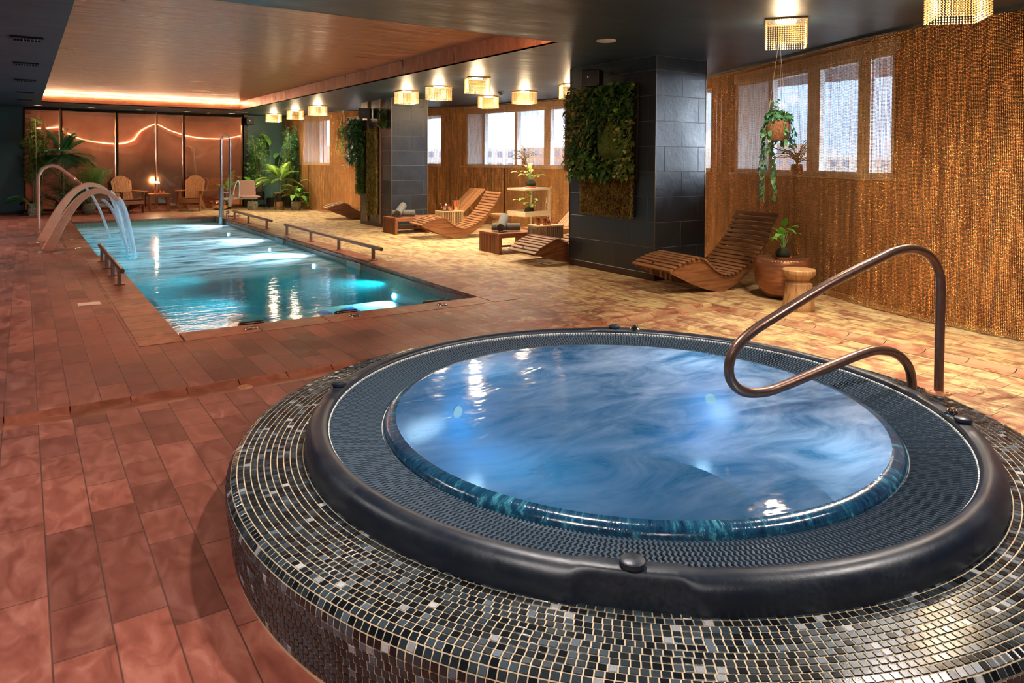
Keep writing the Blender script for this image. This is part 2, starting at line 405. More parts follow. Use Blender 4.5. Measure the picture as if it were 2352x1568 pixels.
# ------------------------------------------------------------------ camera
F, CX, CY, H = 1650., 1176., 406., 1.5
yaw, pitch, roll = math.radians(34.26), math.radians(1.35), math.radians(.35)
fw = Vector((math.sin(yaw) * math.cos(pitch), math.cos(yaw) * math.cos(pitch), -math.sin(pitch)))
r0 = Vector((math.cos(yaw), -math.sin(yaw), 0)); u0 = r0.cross(fw)
rx = r0 * math.cos(roll) + u0 * math.sin(roll); ux = -r0 * math.sin(roll) + u0 * math.cos(roll)
cam = bpy.data.cameras.new('camera'); co = bpy.data.objects.new('camera', cam); col.objects.link(co)
mw = Matrix.Identity(4)
for i in range(3): mw[i][0], mw[i][1], mw[i][2] = rx[i], ux[i], -fw[i]
mw[2][3] = H; co.matrix_world = mw
cam.sensor_width = 36; cam.lens = F / 2352 * 36; cam.shift_y = -(784 - CY) / 2352; cam.clip_start = .05; cam.clip_end = 500
sc.camera = co

# ------------------------------------------------------------------ room shell
CZ = 2.81
PX0, PX1, PY0, PY1, PXF = 1.08, 4.10, 6.65, 19.52, .93   # pool opening
TUB = (2.378, 2.48)
fl = MB(); D = -.25
for r in ((-4, .75, 5.05, 23.2), (4.43, 10.6, 5.05, 23.2), (.75, 4.43, 5.05, 6.33), (.75, 4.43, 19.86, 23.2),
          (6.0, 10.6, -2.6, 5.05), (-4, .3, -2.6, 4.79), (4.5, 5.73, -2.6, 4.79), (.3, 4.5, -2.6, .4), (.3, 4.5, 4.55, 4.79)):
    fl.box(r[0], r[1], r[2], r[3], D, 0)
# floor round the tub well
N = 96; ring = []; outer = []
for k in range(N):
    a = 2 * PI * (k + .5) / N; ca, sa = math.cos(a), math.sin(a)
    ring.append((TUB[0] + 1.2 * ca, TUB[1] + 1.2 * sa, 0))
    tx = ((4.5 if ca > 0 else .3) - TUB[0]) / ca; ty = ((4.55 if sa > 0 else .4) - TUB[1]) / sa; q = min(tx, ty)
    outer.append((TUB[0] + q * ca, TUB[1] + q * sa, 0))
fl.add(ring + outer, [(k, N + k, N + (k + 1) % N, (k + 1) % N) for k in range(N)])
for cx_, cy_, da in ((4.5, 4.55, 1), (.3, 4.55, 1), (.3, .4, 1), (4.5, .4, 1)):
    ks = sorted(range(N), key=lambda k: (outer[k][0] - cx_) ** 2 + (outer[k][1] - cy_) ** 2)[:2]
    fl.add([outer[ks[0]], outer[ks[1]], (cx_, cy_, 0)], [(0, 1, 2)])
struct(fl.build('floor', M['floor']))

# gutter channel of curved terracotta pieces
g = MB()
def gut_piece(p0, p1, wv):
    prof = [(0, 0), (.012, -.004), (.03, -.018), (.06, -.024), (.2, -.024), (.235, -.012), (.258, 0)]
    pr = [(a, z) for a, z in prof]; vs = []
    for p in (p0, p1):
        for a, z in pr: vs.append((p[0] + wv[0] * a, p[1] + wv[1] * a, z))
    n = len(pr); g.add(vs, [(i, i + 1, n + i + 1, n + i) for i in range(n - 1)], True)
    e = .006
    for a0, p in ((0, p1),):
        d = Vector((p1[0] - p0[0], p1[1] - p0[1], 0)).normalized() * e
        g.add([(p[0], p[1], .001), (p[0] + d.x, p[1] + d.y, .001), (p[0] + d.x + wv[0] * .26, p[1] + d.y + wv[1] * .26, .001), (p[0] + wv[0] * .26, p[1] + wv[1] * .26, .001)], [(0, 1, 2, 3)]) if False else None
x = -4.0
while x < 5.72:
    x1 = min(x + .325, 5.73); gut_piece((x, 4.79), (x1 - .006, 4.79), (0, 1)); x = x1
y = -2.6
while y < 4.8:
    y1 = min(y + .322, 5.05); gut_piece((5.999, y), (5.999, y1 - .006), (-1, 0)); y = y1
g.box(-4, 6.0, 4.79, 5.05, -.06, -.026); g.box(5.73, 6.0, -2.6, 4.79, -.06, -.026)
struct(g.build('trim_1', M['coping'], sharp=60))

# ceiling with the recess over the pool
CX0, CX1, CY0, CY1, CT = .37, 4.94, 6.35, 20.5, 3.05
c = MB()
for r in ((-4, CX0, -2.6, 23.2), (CX1, 11, -2.6, 23.2), (CX0, CX1, -2.6, CY0), (CX0, CX1, CY1, 23.2)):
    c.box(r[0], r[1], r[2], r[3], CZ, CZ + .02)
struct(c.build('ceiling', M['ceiling']))
c = MB()
c.add([(CX0, CY0, CT), (CX1, CY0, CT), (CX1, CY1, CT), (CX0, CY1, CT)], [(0, 3, 2, 1)])
for a, b in (((CX0, CY0), (CX1, CY0)), ((CX1, CY0), (CX1, CY1)), ((CX1, CY1), (CX0, CY1)), ((CX0, CY1), (CX0, CY0))):
    c.add([(*a, CZ - .001), (*b, CZ - .001), (*b, CT), (*a, CT)], [(0, 1, 2, 3)])
struct(fix(c.build('trim_2', M['cove'])))
c = MB().box(CX0 + .02, CX1 - .02, CY0 + .012, CY0 + .035, CT - .055, CT - .035)
tag(c.build('light_strip', emitter('warm_led_near', (1., .66, .42), 60)), 'warm light strip inside the near recess edge, mirrored in the copper wall', 'light strip')
c = MB().box(CX0 + .02, CX1 - .02, CY1 - .035, CY1 - .012, CT - .055, CT - .035)
tag(c.build('light_strip', emitter('warm_led', (1., .62, .36), 42)), 'thin warm glowing light strip along the far edge of the copper ceiling recess', 'light strip')
# walls
struct(MB().box(-4.1, -4, -2.7, 23.3, 0, 3.1).build('wall_left', M['back_wall']))
struct(MB().box(-4, 11, -2.7, -2.6, 0, 3.1).build('wall_front', M['back_wall']))
w = MB(); w.box(-4, 5.56, 22.95, 23.1, 0, 3.1); struct(w.build('wall_back', M['teal']))
struct(MB().box(-4, .02, 22.80, 22.95, 0, CZ).build('wall_back_left', M['teal']))
struct(MB().box(5.68, 8.2, 22.86, 23.1, 0, 3.1).build('wall_back_right', M['teal_pale']))
struct(MB().box(5.56, 5.68, 22.62, 23.1, 0, CZ).build('trim_3', M['black']))
struct(MB().box(-4, .02, 22.77, 22.80, 0, .07).build('baseboard_left', M['black']))
struct(MB().box(5.68, 7.2, 22.83, 22.86, 0, .07).build('baseboard_right', M['black']))

# curved outer wall with windows, chains hung in front of it
CP = [(-2.6, 6.9), (1, 6.9), (2.6, 6.92), (3.6, 7.0), (4.5, 7.38), (5.2, 7.72), (5.7, 7.95), (6.75, 8.43), (7.4, 8.66), (8.6, 9.02), (10, 9.28), (11.9, 9.36), (13.1, 9.2), (14.6, 8.92), (16.2, 8.45), (18.2, 7.5), (18.9, 7.15), (20, 7.0), (21, 6.95), (22.84, 6.7)]
cy = np.array([p[0] for p in CP]); cx = np.array([p[1] for p in CP])
_yy = np.linspace(-2.6, 22.84, 600); _xx = np.interp(_yy, cy, cx); _k = np.ones(31) / 31
_xs = np.convolve(np.pad(_xx, 15, mode='edge'), _k, mode='valid')
def XC(y): return float(np.interp(y, _yy, _xs))
WZ0, WZ1 = 1.34, 2.66
wins = [(3.91, 7.0, [4.44, 4.26, 5.34, 5.10, 6.09, 6.16]), (7.62, 9.3, []), (11.2, 15.28, [12.01, 11.9, 12.57, 12.76, 13.60, 13.69, 14.67, 14.73]), (16.03, 17.4, [16.75, 16.7]), (18.15, 19.12, []), (20.02, 21.95, [20.47, 20.52, 20.76, 20.82])]
def wallseg(mb, y0, y1, z0, z1, off=.28, th=.18):
    n = max(1, int((y1 - y0) / .3)); vs = []
    for k in range(n + 1):
        y = y0 + (y1 - y0) * k / n; x = XC(y) + off
        vs += [(x, y, z0), (x, y, z1), (x + th, y, z1), (x + th, y, z0)]
    fs = []
    for k in range(n):
        a = 4 * k
        fs += [(a, a + 4, a + 5, a + 1), (a + 1, a + 5, a + 6, a + 2), (a + 2, a + 6, a + 7, a + 3), (a + 3, a + 7, a + 4, a)]
    fs += [(0, 1, 2, 3), (4 * n, 4 * n + 3, 4 * n + 2, 4 * n + 1)]
    mb.add(vs, fs)
w = MB(); wallseg(w, -2.6, 22.9, -.05, WZ0); wallseg(w, -2.6, 22.9, WZ1, 3.1)
e = -2.6
for a, b, _ in wins: wallseg(w, e, a, WZ0, WZ1); e = b
wallseg(w, e, 22.9, WZ0, WZ1)
struct(w.build('wall_right', M['outer_wall']))
M['frame'] = plain('grey_green_window_frame', (.62, .67, .66), .45)
t = NT('window_glass'); trn = t.n('ShaderNodeBsdfTransparent'); trn.inputs[0].default_value = (.93, .96, 1, 1); gg = t.n('ShaderNodeBsdfGlossy'); gg.inputs['Roughness'].default_value = .02
mx = t.n('ShaderNodeMixShader'); mx.inputs[0].default_value = .06; t.l(trn.outputs[0], mx.inputs[1]); t.l(gg.outputs[0], mx.inputs[2]); M['glass'] = t.done(mx.outputs[0])
t = NT('frosted_blind'); df = t.n('ShaderNodeBsdfTranslucent'); df.inputs[0].default_value = (.62, .62, .60, 1); d2 = t.n('ShaderNodeBsdfDiffuse'); d2.inputs[0].default_value = (.6, .6, .58, 1)
mx = t.n('ShaderNodeMixShader'); mx.inputs[0].default_value = .4; t.l(df.outputs[0], mx.inputs[1]); t.l(d2.outputs[0], mx.inputs[2]); M['blind'] = t.done(mx.outputs[0])
for i, (a, b, mul) in enumerate(wins):
    f = MB()
    for z0, z1 in ((WZ0, WZ0 + .05), (WZ1 - .05, WZ1)): wallseg(f, a, b, z0, z1, .30, .10)
    wallseg(f, a, a + .05, WZ0 + .05, WZ1 - .05, .30, .10); wallseg(f, b - .05, b, WZ0 + .05, WZ1 - .05, .30, .10)
    for k in range(0, len(mul) - 1, 2):
        q0, q1 = sorted(mul[k:k + 2]); wallseg(f, q0, q1, WZ0 + .05, WZ1 - .05, .30, .10)
    fo = f.build('window_%d' % (i + 1), M['frame']); struct(fo)
    gl = MB(); wallseg(gl, a + .04, b - .04, WZ0 + .04, WZ1 - .04, .34, .008); gl.build('glass', M['glass'], fo)
    if i in (0, 2, 5):
        lo = {0: 6.16, 2: 14.73, 5: 20.82}[i]
        bl = MB(); wallseg(bl, lo, b - .05, WZ0 + .05, WZ1 - .05, .31, .012); bl.build('blind', M['blind'], fo)
hd = MB()
for a, b in ((3.85, 7.0), (11.2, 15.28), (20.02, 21.95)): wallseg(hd, a, b, WZ1 - .02, CZ - .03, .245, .03)
struct(hd.build('trim_8', plain('pale_window_header', (.62, .60, .56), .6)))
s = MB()
for a, b, _ in wins: wallseg(s, a - .03, b + .03, WZ0 - .03, WZ0, .17, .12)
struct(s.build('trim_4', plain('grey_window_sill', (.45, .47, .46), .5)))

def curtain(y0, y1, label, seed, inset=.0, amp=.007):
    rnd = random.Random(seed); ph = rnd.random() * 9
    n = int(abs(y1 - y0) * 1.15 / .012); vs = []; us = []; u = 0; last = None
    fq = [2 * PI / .115, 2 * PI / .19, 2 * PI / .61]
    for k in range(n + 1):
        y = y0 + (y1 - y0) * k / n
        x = XC(y) - inset; dx = (XC(y + .02) - XC(y - .02)) / .04; nl = math.hypot(1, dx); nx, ny = 1 / nl, -dx / nl
        if last: u += math.hypot(x - last[0], y - last[1])
        last = (x, y)
        o = amp * (math.sin(u * fq[0] + ph + 1.5 * math.sin(u * 3.1)) * .6 + math.sin(u * fq[1] + ph * 2) * .5) + .009 * math.sin(u * fq[2] + ph)
        us.append(u)
        for z in (.012, CZ - .006): vs.append((x + nx * o, y + ny * o, z))
    me = bpy.data.meshes.new('chain_curtain')
    me.from_pydata(vs, [], [(2 * k, 2 * k + 2, 2 * k + 3, 2 * k + 1) for k in range(n)])
    uv = me.uv_layers.new(name='UVMap')
    for p in me.polygons:
        p.use_smooth = True
        for li in p.loop_indices:
            vi = me.loops[li].vertex_index; uv.data[li].uv = (us[vi // 2] + seed * 3.37, vs[vi][2])
    me.materials.append(M['chain'])
    o = bpy.data.objects.new('chain_curtain', me); col.objects.link(o)
    return tag(o, label, 'curtain', 'copper bead-chain curtains along the curved window wall', 'stuff')
curtain(-2.4, 4.02, 'copper bead-chain curtain behind the bent bronze grab rail, nearest the camera', 1)
curtain(4.0, 9.6, 'copper bead-chain curtain over the large window behind the nearest wave lounger', 2, .012)
curtain(9.58, 13.66, 'copper bead-chain curtain between the two slate pillars, on the side of the pale shelf stand', 3)
curtain(13.68, 18.4, 'copper bead-chain curtain passing behind the farther slate pillar', 4, .01)
curtain(18.38, 20.8, 'copper bead-chain curtain behind the ivy hanging beside the farther pillar', 5)
curtain(20.86, 22.7, 'short copper bead-chain curtain beside the bamboo plants at the far teal wall', 6, .012)
tr_ = MB(); wallseg(tr_, -2.5, 22.8, CZ - .03, CZ, -.03, .07); struct(tr_.build('trim_5', M['black']))

# ------------------------------------------------------------------ pillars of slate
def tiled_face(mb, o, du, dv, dn, W, Hh, tw=.62, th=.318, gap=.003, thick=.012, off0=0.0):
    o = Vector(o); du = Vector(du); dv = Vector(dv); dn = Vector(dn); z = 0; row = 0
    while z < Hh - 1e-4:
        z1 = min(z + th, Hh); u = -(tw * .5 if row % 2 else 0) - off0
        while u < W - 1e-4:
            a, b = max(u, 0), min(u + tw, W)
            if b - a > .012:
                g = gap / 2; B = .002
                q = [(a + g, z + g), (b - g, z + g), (b - g, z1 - g), (a + g, z1 - g)]
                q2 = [(a + g + B, z + g + B), (b - g - B, z + g + B), (b - g - B, z1 - g - B), (a + g + B, z1 - g - B)]
                vs = [o + du * p[0] + dv * p[1] + dn * (thick - B) for p in q] + [o + du * p[0] + dv * p[1] + dn * thick for p in q2] + [o + du * p[0] + dv * p[1] for p in q]
                fs = [(4, 5, 6, 7)] + [(i, (i + 1) % 4, 4 + (i + 1) % 4, 4 + i) for i in range(4)] + [(8 + i, 8 + (i + 1) % 4, (i + 1) % 4, i) for i in range(4)]
                mb.add(vs, fs)
            u += tw
        z = z1; row += 1
def pillar(x0, x1, y0, y1, label):
    p = empty('slate_pillar', ((x0 + x1) / 2, (y0 + y1) / 2, 0)); tag(p, label, 'pillar')
    hx, hy = (x1 - x0) / 2, (y1 - y0) / 2; b = .09
    MB().box(-hx + .003, hx - .003, -hy + .003, hy - .003, 0, CZ).build('core', M['grout_dark'], p)
    m = MB(); t_ = .012
    tiled_face(m, (-hx + t_, hy, b), (0, -1, 0), (0, 0, 1), (-1, 0, 0), 2 * hy, CZ - b - .002, off0=.3)
    tiled_face(m, (-hx, -hy + t_, b), (1, 0, 0), (0, 0, 1), (0, -1, 0), 2 * hx, CZ - b - .002, off0=.46)
    tiled_face(m, (hx - t_, -hy, b), (0, 1, 0), (0, 0, 1), (1, 0, 0), 2 * hy, CZ - b - .002)
    tiled_face(m, (hx, hy - t_, b), (-1, 0, 0), (0, 0, 1), (0, 1, 0), 2 * hx, CZ - b - .002)
    m.build('tile_cladding', M['slate'], p)
    MB().box(-hx - .004, hx + .004, -hy - .004, hy + .004, 0, b, .006).build('plinth', plain('dark_brown_plinth', (.05, .03, .022), .45), p)
    m = MB()
    for sx in (-1, 1):
        for sy in (-1, 1): m.box(sx * hx - .005, sx * hx + .005, sy * hy - .005, sy * hy + .005, b, CZ - .002)
    m.build('corner_trim', plain('dull_brass_corner', (.22, .17, .12), .35, .8), p)
    return p
pillar(6.5, 7.42, 6.38, 8.07, 'wide dark slate-tiled pillar carrying the leafy green panel, nearest the hot tub')
pillar(6.5, 7.36, 14.12, 15.8, 'dark slate-tiled pillar farther off, beside the bench with rolled towels')

# ------------------------------------------------------------------ swimming pool
pool = empty('swimming_pool', (0, 0, 0)); tag(pool, 'long turquoise indoor swimming pool with churning water, sunk in the terracotta deck', 'pool')
WL = -.125
cp = MB()
def slab(x0, x1, y0, y1): cp.box(x0, x1, y0, y1, -.045, .004, .003)
G_ = .002
y = 6.66
while y < 19.5:
    y1 = min(y + .31, 19.52); xl = PX0 if y < 12.3 else PXF
    slab(.75 if xl == PX0 else .60, xl, y + G_, y1 - G_); slab(4.10, 4.43, y + G_, y1 - G_); y = y1
x = 1.09
while x < 4.08:
    x1 = min(x + .62, 4.09); slab(x + G_, x1 - G_, 6.33, 6.65); x = x1
x = .95
while x < 4.08:
    x1 = min(x + .62, 4.09); slab(x + G_, x1 - G_, 19.52, 19.85); x = x1
for cx_, cy_, X, Y in ((.75, 6.33, 1.08, 6.655), (4.43, 6.33, 4.10, 6.655), (.6, 19.85, .93, 19.52), (4.43, 19.85, 4.10, 19.52)):
    for tri in (((cx_, cy_), (X, cy_), (X, Y)), ((cx_, cy_), (X, Y), (cx_, Y))):
        cen = Vector((sum(p[0] for p in tri) / 3, sum(p[1] for p in tri) / 3)); q = [tuple(Vector(p) + (cen - Vector(p)) * .02) for p in tri]
        cp.prism(q, 'xy', -.045, .004)
fix(cp.build('coping', M['coping'], pool))
b = MB(); ZB = -1.35
b.box(.3, 4.8, 6.3, 20, ZB - .05, ZB)
for x0, x1, y0, y1 in ((.6, PX0 + .02, 6.3, 12.4), (.55, PXF + .02, 12.4, 19.9), (4.08, 4.45, 6.3, 19.9), (.6, 4.45, 6.3, 6.67), (.6, 4.45, 19.5, 19.9)):
    b.box(x0, x1, y0, y1, ZB, -.27)
b.build('basin', M['pool_tile'], pool)
b = MB()
for x0, x1, y0, y1 in ((.6, PX0 + .018, 6.33, 12.4), (.55, PXF + .018, 12.4, 19.86), (4.082, 4.43, 6.33, 19.86), (.6, 4.43, 6.33, 6.668), (.6, 4.43, 19.502, 19.86)):
    b.box(x0, x1, y0, y1, -.27, -.046)
b.build('waterline_band', M['pool_band'], pool)
b = MB(); b.box(2.0, 4.07, 6.68, 8.9, ZB, -.40); b.box(1.1, 2.0, 6.68, 7.6, ZB, -.5); b.build('step', M['ledge_tile'], pool)
b = MB(); b.box(1.1, 1.55, 7.6, 11.6, ZB, -.55); b.build('seat_ledge', M['pool_tile'], pool)
for y in (9.2, 9.95, 10.8): MB().box(1.2, 1.42, y, y + .30, -.549, -.54).build('seat_grille', M['dark_metal'], pool)
blue_ = plain('blue_pool_strip', (.03, .10, .42), .3)
for x, w_ in ((2.35, .14), (3.0, .12), (3.35, .12)): MB().box(x, x + w_, 7.0, 8.7, -.399, -.392).build('lounger_strip', blue_, pool)
me = MB().add([(PXF - .2, 6.5, WL), (4.2, 6.5, WL), (4.2, 19.7, WL), (PXF - .2, 19.7, WL)], [(0, 1, 2, 3)])
tag(me.build('water', M['pool_water'], pool))
for y in (8.77, 11.98, 14.6, 18.1):
    MB().lathe([(0, 0), (.034, 0), (.04, -.02)], 20).build('underwater_light', M['pool_light'], pool).matrix_local = Matrix.Translation((4.062, y, -.33)) @ Matrix.Rotation(-PI / 2, 4, 'Y')
    L = bpy.data.lights.new('underwater_glow', 'SPOT'); L.energy = 320; L.color = (.6, .9, 1.); L.spot_size = 2.4; L.spot_blend = .8; L.shadow_soft_size = .06
    lo = bpy.data.objects.new('underwater_glow', L); col.objects.link(lo); lo.location = (4.03, y, -.34); lo.rotation_euler = (0, PI / 2 - .05, 0)
for y0 in (9.92, 13.65):
    s_ = MB(); s_.box(4.066, 4.083, y0, y0 + .5, -.215, -.04, .003)
    for a in ((4.060, 4.068, y0, y0 + .5, -.215, -.19), (4.060, 4.068, y0, y0 + .5, -.065, -.04), (4.060, 4.068, y0, y0 + .06, -.19, -.065), (4.060, 4.068, y0 + .44, y0 + .5, -.19, -.065)): s_.box(*a)
    s_.build('skimmer_frame', plain('grey_skimmer_plastic', (.62, .60, .54), .4), pool)
# black head-rest rollers on the near edge
for x in (1.60, 2.50, 3.46):
    r = MB(); r.M = Matrix.Translation((x, 6.71, -.02)) @ Matrix.Rotation(PI / 2, 4, 'Y')
    r.lathe([(0, 0), (.03, 0), (.038, .008), (.038, .212), (.03, .22), (0, .22)], 18)
    r.build('headrest_roller', M['black_gloss'], pool)

# ------------------------------------------------------------------ hot tub
tub = empty('hot_tub', (TUB[0], TUB[1], 0)); tag(tub, 'round hot tub with black rim, slatted overflow grate and dark mosaic surround', 'hot tub')
# mosaic surround: a bed and individual tiles
prof = [(1.47, .272), (1.74, .272)]
for k in range(1, 7):
    a = PI / 2 - k * PI / 12; prof.append((1.74 + .05 * math.cos(a), .222 + .05 * math.sin(a)))
prof += [(1.778, .12), (1.762, .0)]
MB().lathe([(1.15, 0), (1.2, .268)] + [(r - .0015 if z > .26 else r - .002, z - .0015) for r, z in prof], 180).build('mosaic_bed', M['grout'], tub)
pts = [Vector((r, z)) for r, z in prof]; cum = [0]
for i in range(1, len(pts)): cum.append(cum[-1] + (pts[i] - pts[i - 1]).length)
def at(s):
    for i in range(1, len(pts)):
        if s <= cum[i] or i == len(pts) - 1:
            f = (s - cum[i - 1]) / (cum[i] - cum[i - 1]); d = (pts[i] - pts[i - 1]).normalized()
            return pts[i - 1].lerp(pts[i], f), Vector((-d.y, d.x))
ti = MB(); pitch_ = .0252; rows = int(cum[-1] / pitch_); gp = .0019; rd = random.Random(3)
for r in range(rows):
    s0, s1 = r * pitch_ + gp, (r + 1) * pitch_ - gp
    (p0, n0), (p1, n1) = at(s0), at(s1)
    n0 = n0 if n0.y > -.2 and (n0.y > 0 or n0.x > 0) else -n0
    if n0.x < -.1: n0 = -n0
    if n1.x < -.1: n1 = -n1
    cnt = int(2 * PI * p0.x / .0254); off = rd.random()
    for k in range(cnt):
        a0 = 2 * PI * (k + off) / cnt; a1 = a0 + 2 * PI / cnt; g0 = gp / p0.x; hh = .0012 + rd.random() * .0005; B = .0012
        vs = []
        for lift, ins in ((0., 0.), (hh, B)):
            for (p, n_, sgn) in ((p0, n0, 1), (p1, n1, -1)):
                q = p + n_ * lift + (p1 - p0).normalized() * ins * sgn
                for aa, sg in ((a0 + g0, 1), (a1 - g0, -1)):
                    a = aa + sg * ins / q.x
                    vs.append((q.x * math.cos(a), q.x * math.sin(a), q.y))
        ti.add(vs, [(4, 6, 7, 5), (0, 4, 5, 1), (1, 5, 7, 3), (3, 7, 6, 2), (2, 6, 4, 0)])
ti.build('mosaic_tiles', M['mosaic'], tub)
# black moulded rim, flattened where the caps sit
CAPS = (139.5, 50.7, -45.8, -133.4)
rim = MB(); NS = 360; base = [(1.392, .29), (1.392, .346), (1.396, .359), (1.408, .367), (1.43, .371), (1.452, .367), (1.470, .354), (1.482, .333), (1.487, .308), (1.487, .27)]
flat = [(1.392, .29), (1.392, .350), (1.394, .365), (1.402, .372), (1.43, .374), (1.452, .373), (1.462, .367), (1.466, .348), (1.469, .31), (1.472, .27)]
vs = []; n = len(base)
for k in range(NS):
    a = 2 * PI * k / NS; dg = min(abs((math.degrees(a) - c_ + 180) % 360 - 180) for c_ in CAPS)
    f = max(0, min(1, (dg - 5.2) / 1.6)); f = f * f * (3 - 2 * f)
    for i in range(n):
        r_ = flat[i][0] * (1 - f) + base[i][0] * f; z_ = flat[i][1] * (1 - f) + base[i][1] * f
        vs.append((r_ * math.cos(a), r_ * math.sin(a), z_))
rim.add(vs, [(k * n + i, ((k + 1) % NS) * n + i, ((k + 1) % NS) * n + i + 1, k * n + i + 1) for k in range(NS) for i in range(n - 1)], True)
rim.build('rim', M['rim'], tub, sharp=70)
for c_ in CAPS:
    a = math.radians(c_)
    MB().lathe([(0, .016), (.030, .016), (.036, .012), (.037, .0), (.030, -.006)], 28, (1.432 * math.cos(a), 1.432 * math.sin(a), .378)).build('cap', M['rim'], tub)
for c_ in (45.2, -42.0):
    a = math.radians(c_); q = (1.425 * math.cos(a), 1.425 * math.sin(a), .372)
    k_ = MB().lathe([(0, .022), (.012, .024), (.018, .020), (.022, .018), (.024, .010), (.034, .004), (.035, -.004)], 28, q)
    for j in range(8):
        aa = j * PI / 4; k_.lathe([(0, .005), (.004, .003), (.004, 0)], 6, (q[0] + .018 * math.cos(aa), q[1] + .018 * math.sin(aa), q[2] + .018))
    k_.build('knob', M['chrome'], tub)
# overflow grate: zigzag ribs
gr = MB(); NR = 470; SEG = 12; r0g, r1g = 1.165, 1.386
for k in range(NR):
    a = 2 * PI * k / NR; w_ = 2 * PI / NR; vs = []
    for i in range(SEG + 1):
        r_ = r0g + (r1g - r0g) * i / SEG; z_ = .312 + .032 * (i / SEG); aa = a + (w_ * .42 if i % 2 else 0)
        for da, dz in ((0, -.016), (.06 * w_, 0), (.50 * w_, -.0015), (.56 * w_, -.016)):
            vs.append((r_ * math.cos(aa + da), r_ * math.sin(aa + da), z_ + dz))
    fs = []
    for i in range(SEG):
        for j in range(3): fs.append((4 * i + j, 4 * i + j + 1, 4 * i + 5 + j, 4 * i + 4 + j))
    gr.add(vs, fs)
for i in range(0, SEG + 1, 2):
    r_ = r0g + (r1g - r0g) * i / SEG; z_ = .304 + .032 * (i / SEG); gr.lathe([(r_ - .002, z_), (r_ + .002, z_)], 180)
gr.build('overflow_grate', M['grate'], tub)
MB().lathe([(1.15, .27), (1.395, .29)], 120).build('gutter_floor', M['black'], tub)
wl = MB(); NW = 520
for k in range(NW):
    a = 2 * PI * k / NW; a1 = a + 2 * PI / NW * .72
    vs = [((r_) * math.cos(aa), (r_) * math.sin(aa), z_) for aa in (a, a1) for r_, z_ in ((1.386, .325), (1.3915, .325), (1.3915, .349), (1.387, .347))]
    wl.add(vs, [(0, 4, 7, 3), (3, 7, 6, 2), (0, 3, 2, 1), (4, 5, 6, 7)])
wl.build('grate_edge', M['white_plastic'], tub)
MB().lathe([(1.10, .342), (1.128, .340), (1.146, .330), (1.156, .312), (1.160, .285)], 220).build('overflow_lip', M['overflow'], tub)
MB().lathe([(1.160, .300), (1.166, .303), (1.166, .27)], 160).build('lip_seal', M['white_plastic'], tub)
MB().lathe([(1.12, .335), (1.06, .0), (.98, -.12), (.60, -.14), (.58, -.5), (0, -.52)], 90).build('shell', M['tub_shell'], tub)
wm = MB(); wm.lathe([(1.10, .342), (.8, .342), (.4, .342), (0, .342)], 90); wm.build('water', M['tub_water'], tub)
for a_ in (20, 110, 200, 290):
    a = math.radians(a_)
    m = MB().lathe([(0, 0), (.03, 0), (.034, -.01)], 18).build('underwater_light', emitter('blue_tub_lamp', (.5, .85, 1.), 1.5), tub)
    m.matrix_local = Matrix.Translation((1.06 * math.cos(a), 1.06 * math.sin(a), .08)) @ Matrix.Rotation(a, 4, 'Z') @ Matrix.Rotation(-PI / 2, 4, 'Y')
    L = bpy.data.lights.new('tub_glow', 'POINT'); L.energy = 4.2; L.color = (.66, .82, 1.); L.shadow_soft_size = .05
    lo = bpy.data.objects.new('tub_glow', L); col.objects.link(lo); lo.location = (TUB[0] + .92 * math.cos(a), TUB[1] + .92 * math.sin(a), .08)

# ------------------------------------------------------------------ furniture
M['acacia_y'] = wood('acacia_slats', (.16, .065, .028), (.42, .20, .09), 'y')
M['acacia_x'] = wood('acacia_boards', (.15, .055, .022), (.38, .165, .07), 'x')
M['acacia_z'] = wood('acacia_uprights', (.15, .055, .022), (.36, .15, .065), 'z')
M['red_x'] = wood('reddish_bench_boards', (.22, .075, .032), (.42, .17, .08), 'x')
M['red_z'] = wood('reddish_bench_uprights', (.16, .052, .022), (.34, .125, .055), 'z')
M['oak_x'] = wood('pale_wood', (.50, .32, .15), (.68, .47, .26), 'x'); M['oak_z'] = wood('pale_wood_upright', (.50, .32, .15), (.68, .47, .26), 'z')
M['teak_x'] = wood('teak_slats', (.30, .12, .045), (.52, .25, .11), 'x')
M['white_oak'] = wood('limed_wood', (.58, .48, .34), (.74, .64, .48), 'x')

TOP = [(-.70, .275), (-.59, .33), (-.47, .365), (-.31, .395), (-.23, .375), (-.13, .295), (-.02, .22), (.11, .18), (.23, .195), (.38, .255), (.51, .34), (.62, .44), (.74, .58), (.82, .70), (.90, .84)]
BOT = [(-.70, .25), (-.55, .185), (-.36, .10), (-.16, .03), (0, 0), (.11, .008), (.25, .06), (.39, .14), (.53, .25), (.63, .37), (.78, .58), (.88, .80)]
def resample(P, n):
    P = [Vector(p) for p in P]
    # Catmull-Rom
    out = []
    for i in range(len(P) - 1):
        p0 = P[max(i - 1, 0)]; p1 = P[i]; p2 = P[i + 1]; p3 = P[min(i + 2, len(P) - 1)]
        for k in range(6):
            t = k / 6; out.append(.5 * ((2 * p1) + (p2 - p0) * t + (2 * p0 - 5 * p1 + 4 * p2 - p3) * t * t + (3 * p1 - p0 - 3 * p2 + p3) * t ** 3))
    out.append(P[-1]); c = [0]
    for i in range(1, len(out)): c.append(c[-1] + (out[i] - out[i - 1]).length)
    res = []; j = 0
    for k in range(n):
        s = c[-1] * k / (n - 1)
        while j < len(c) - 2 and c[j + 1] < s: j += 1
        f = (s - c[j]) / max(1e-9, c[j + 1] - c[j]); res.append(out[j].lerp(out[j + 1], f))
    return res, c[-1]
WL_ = .72
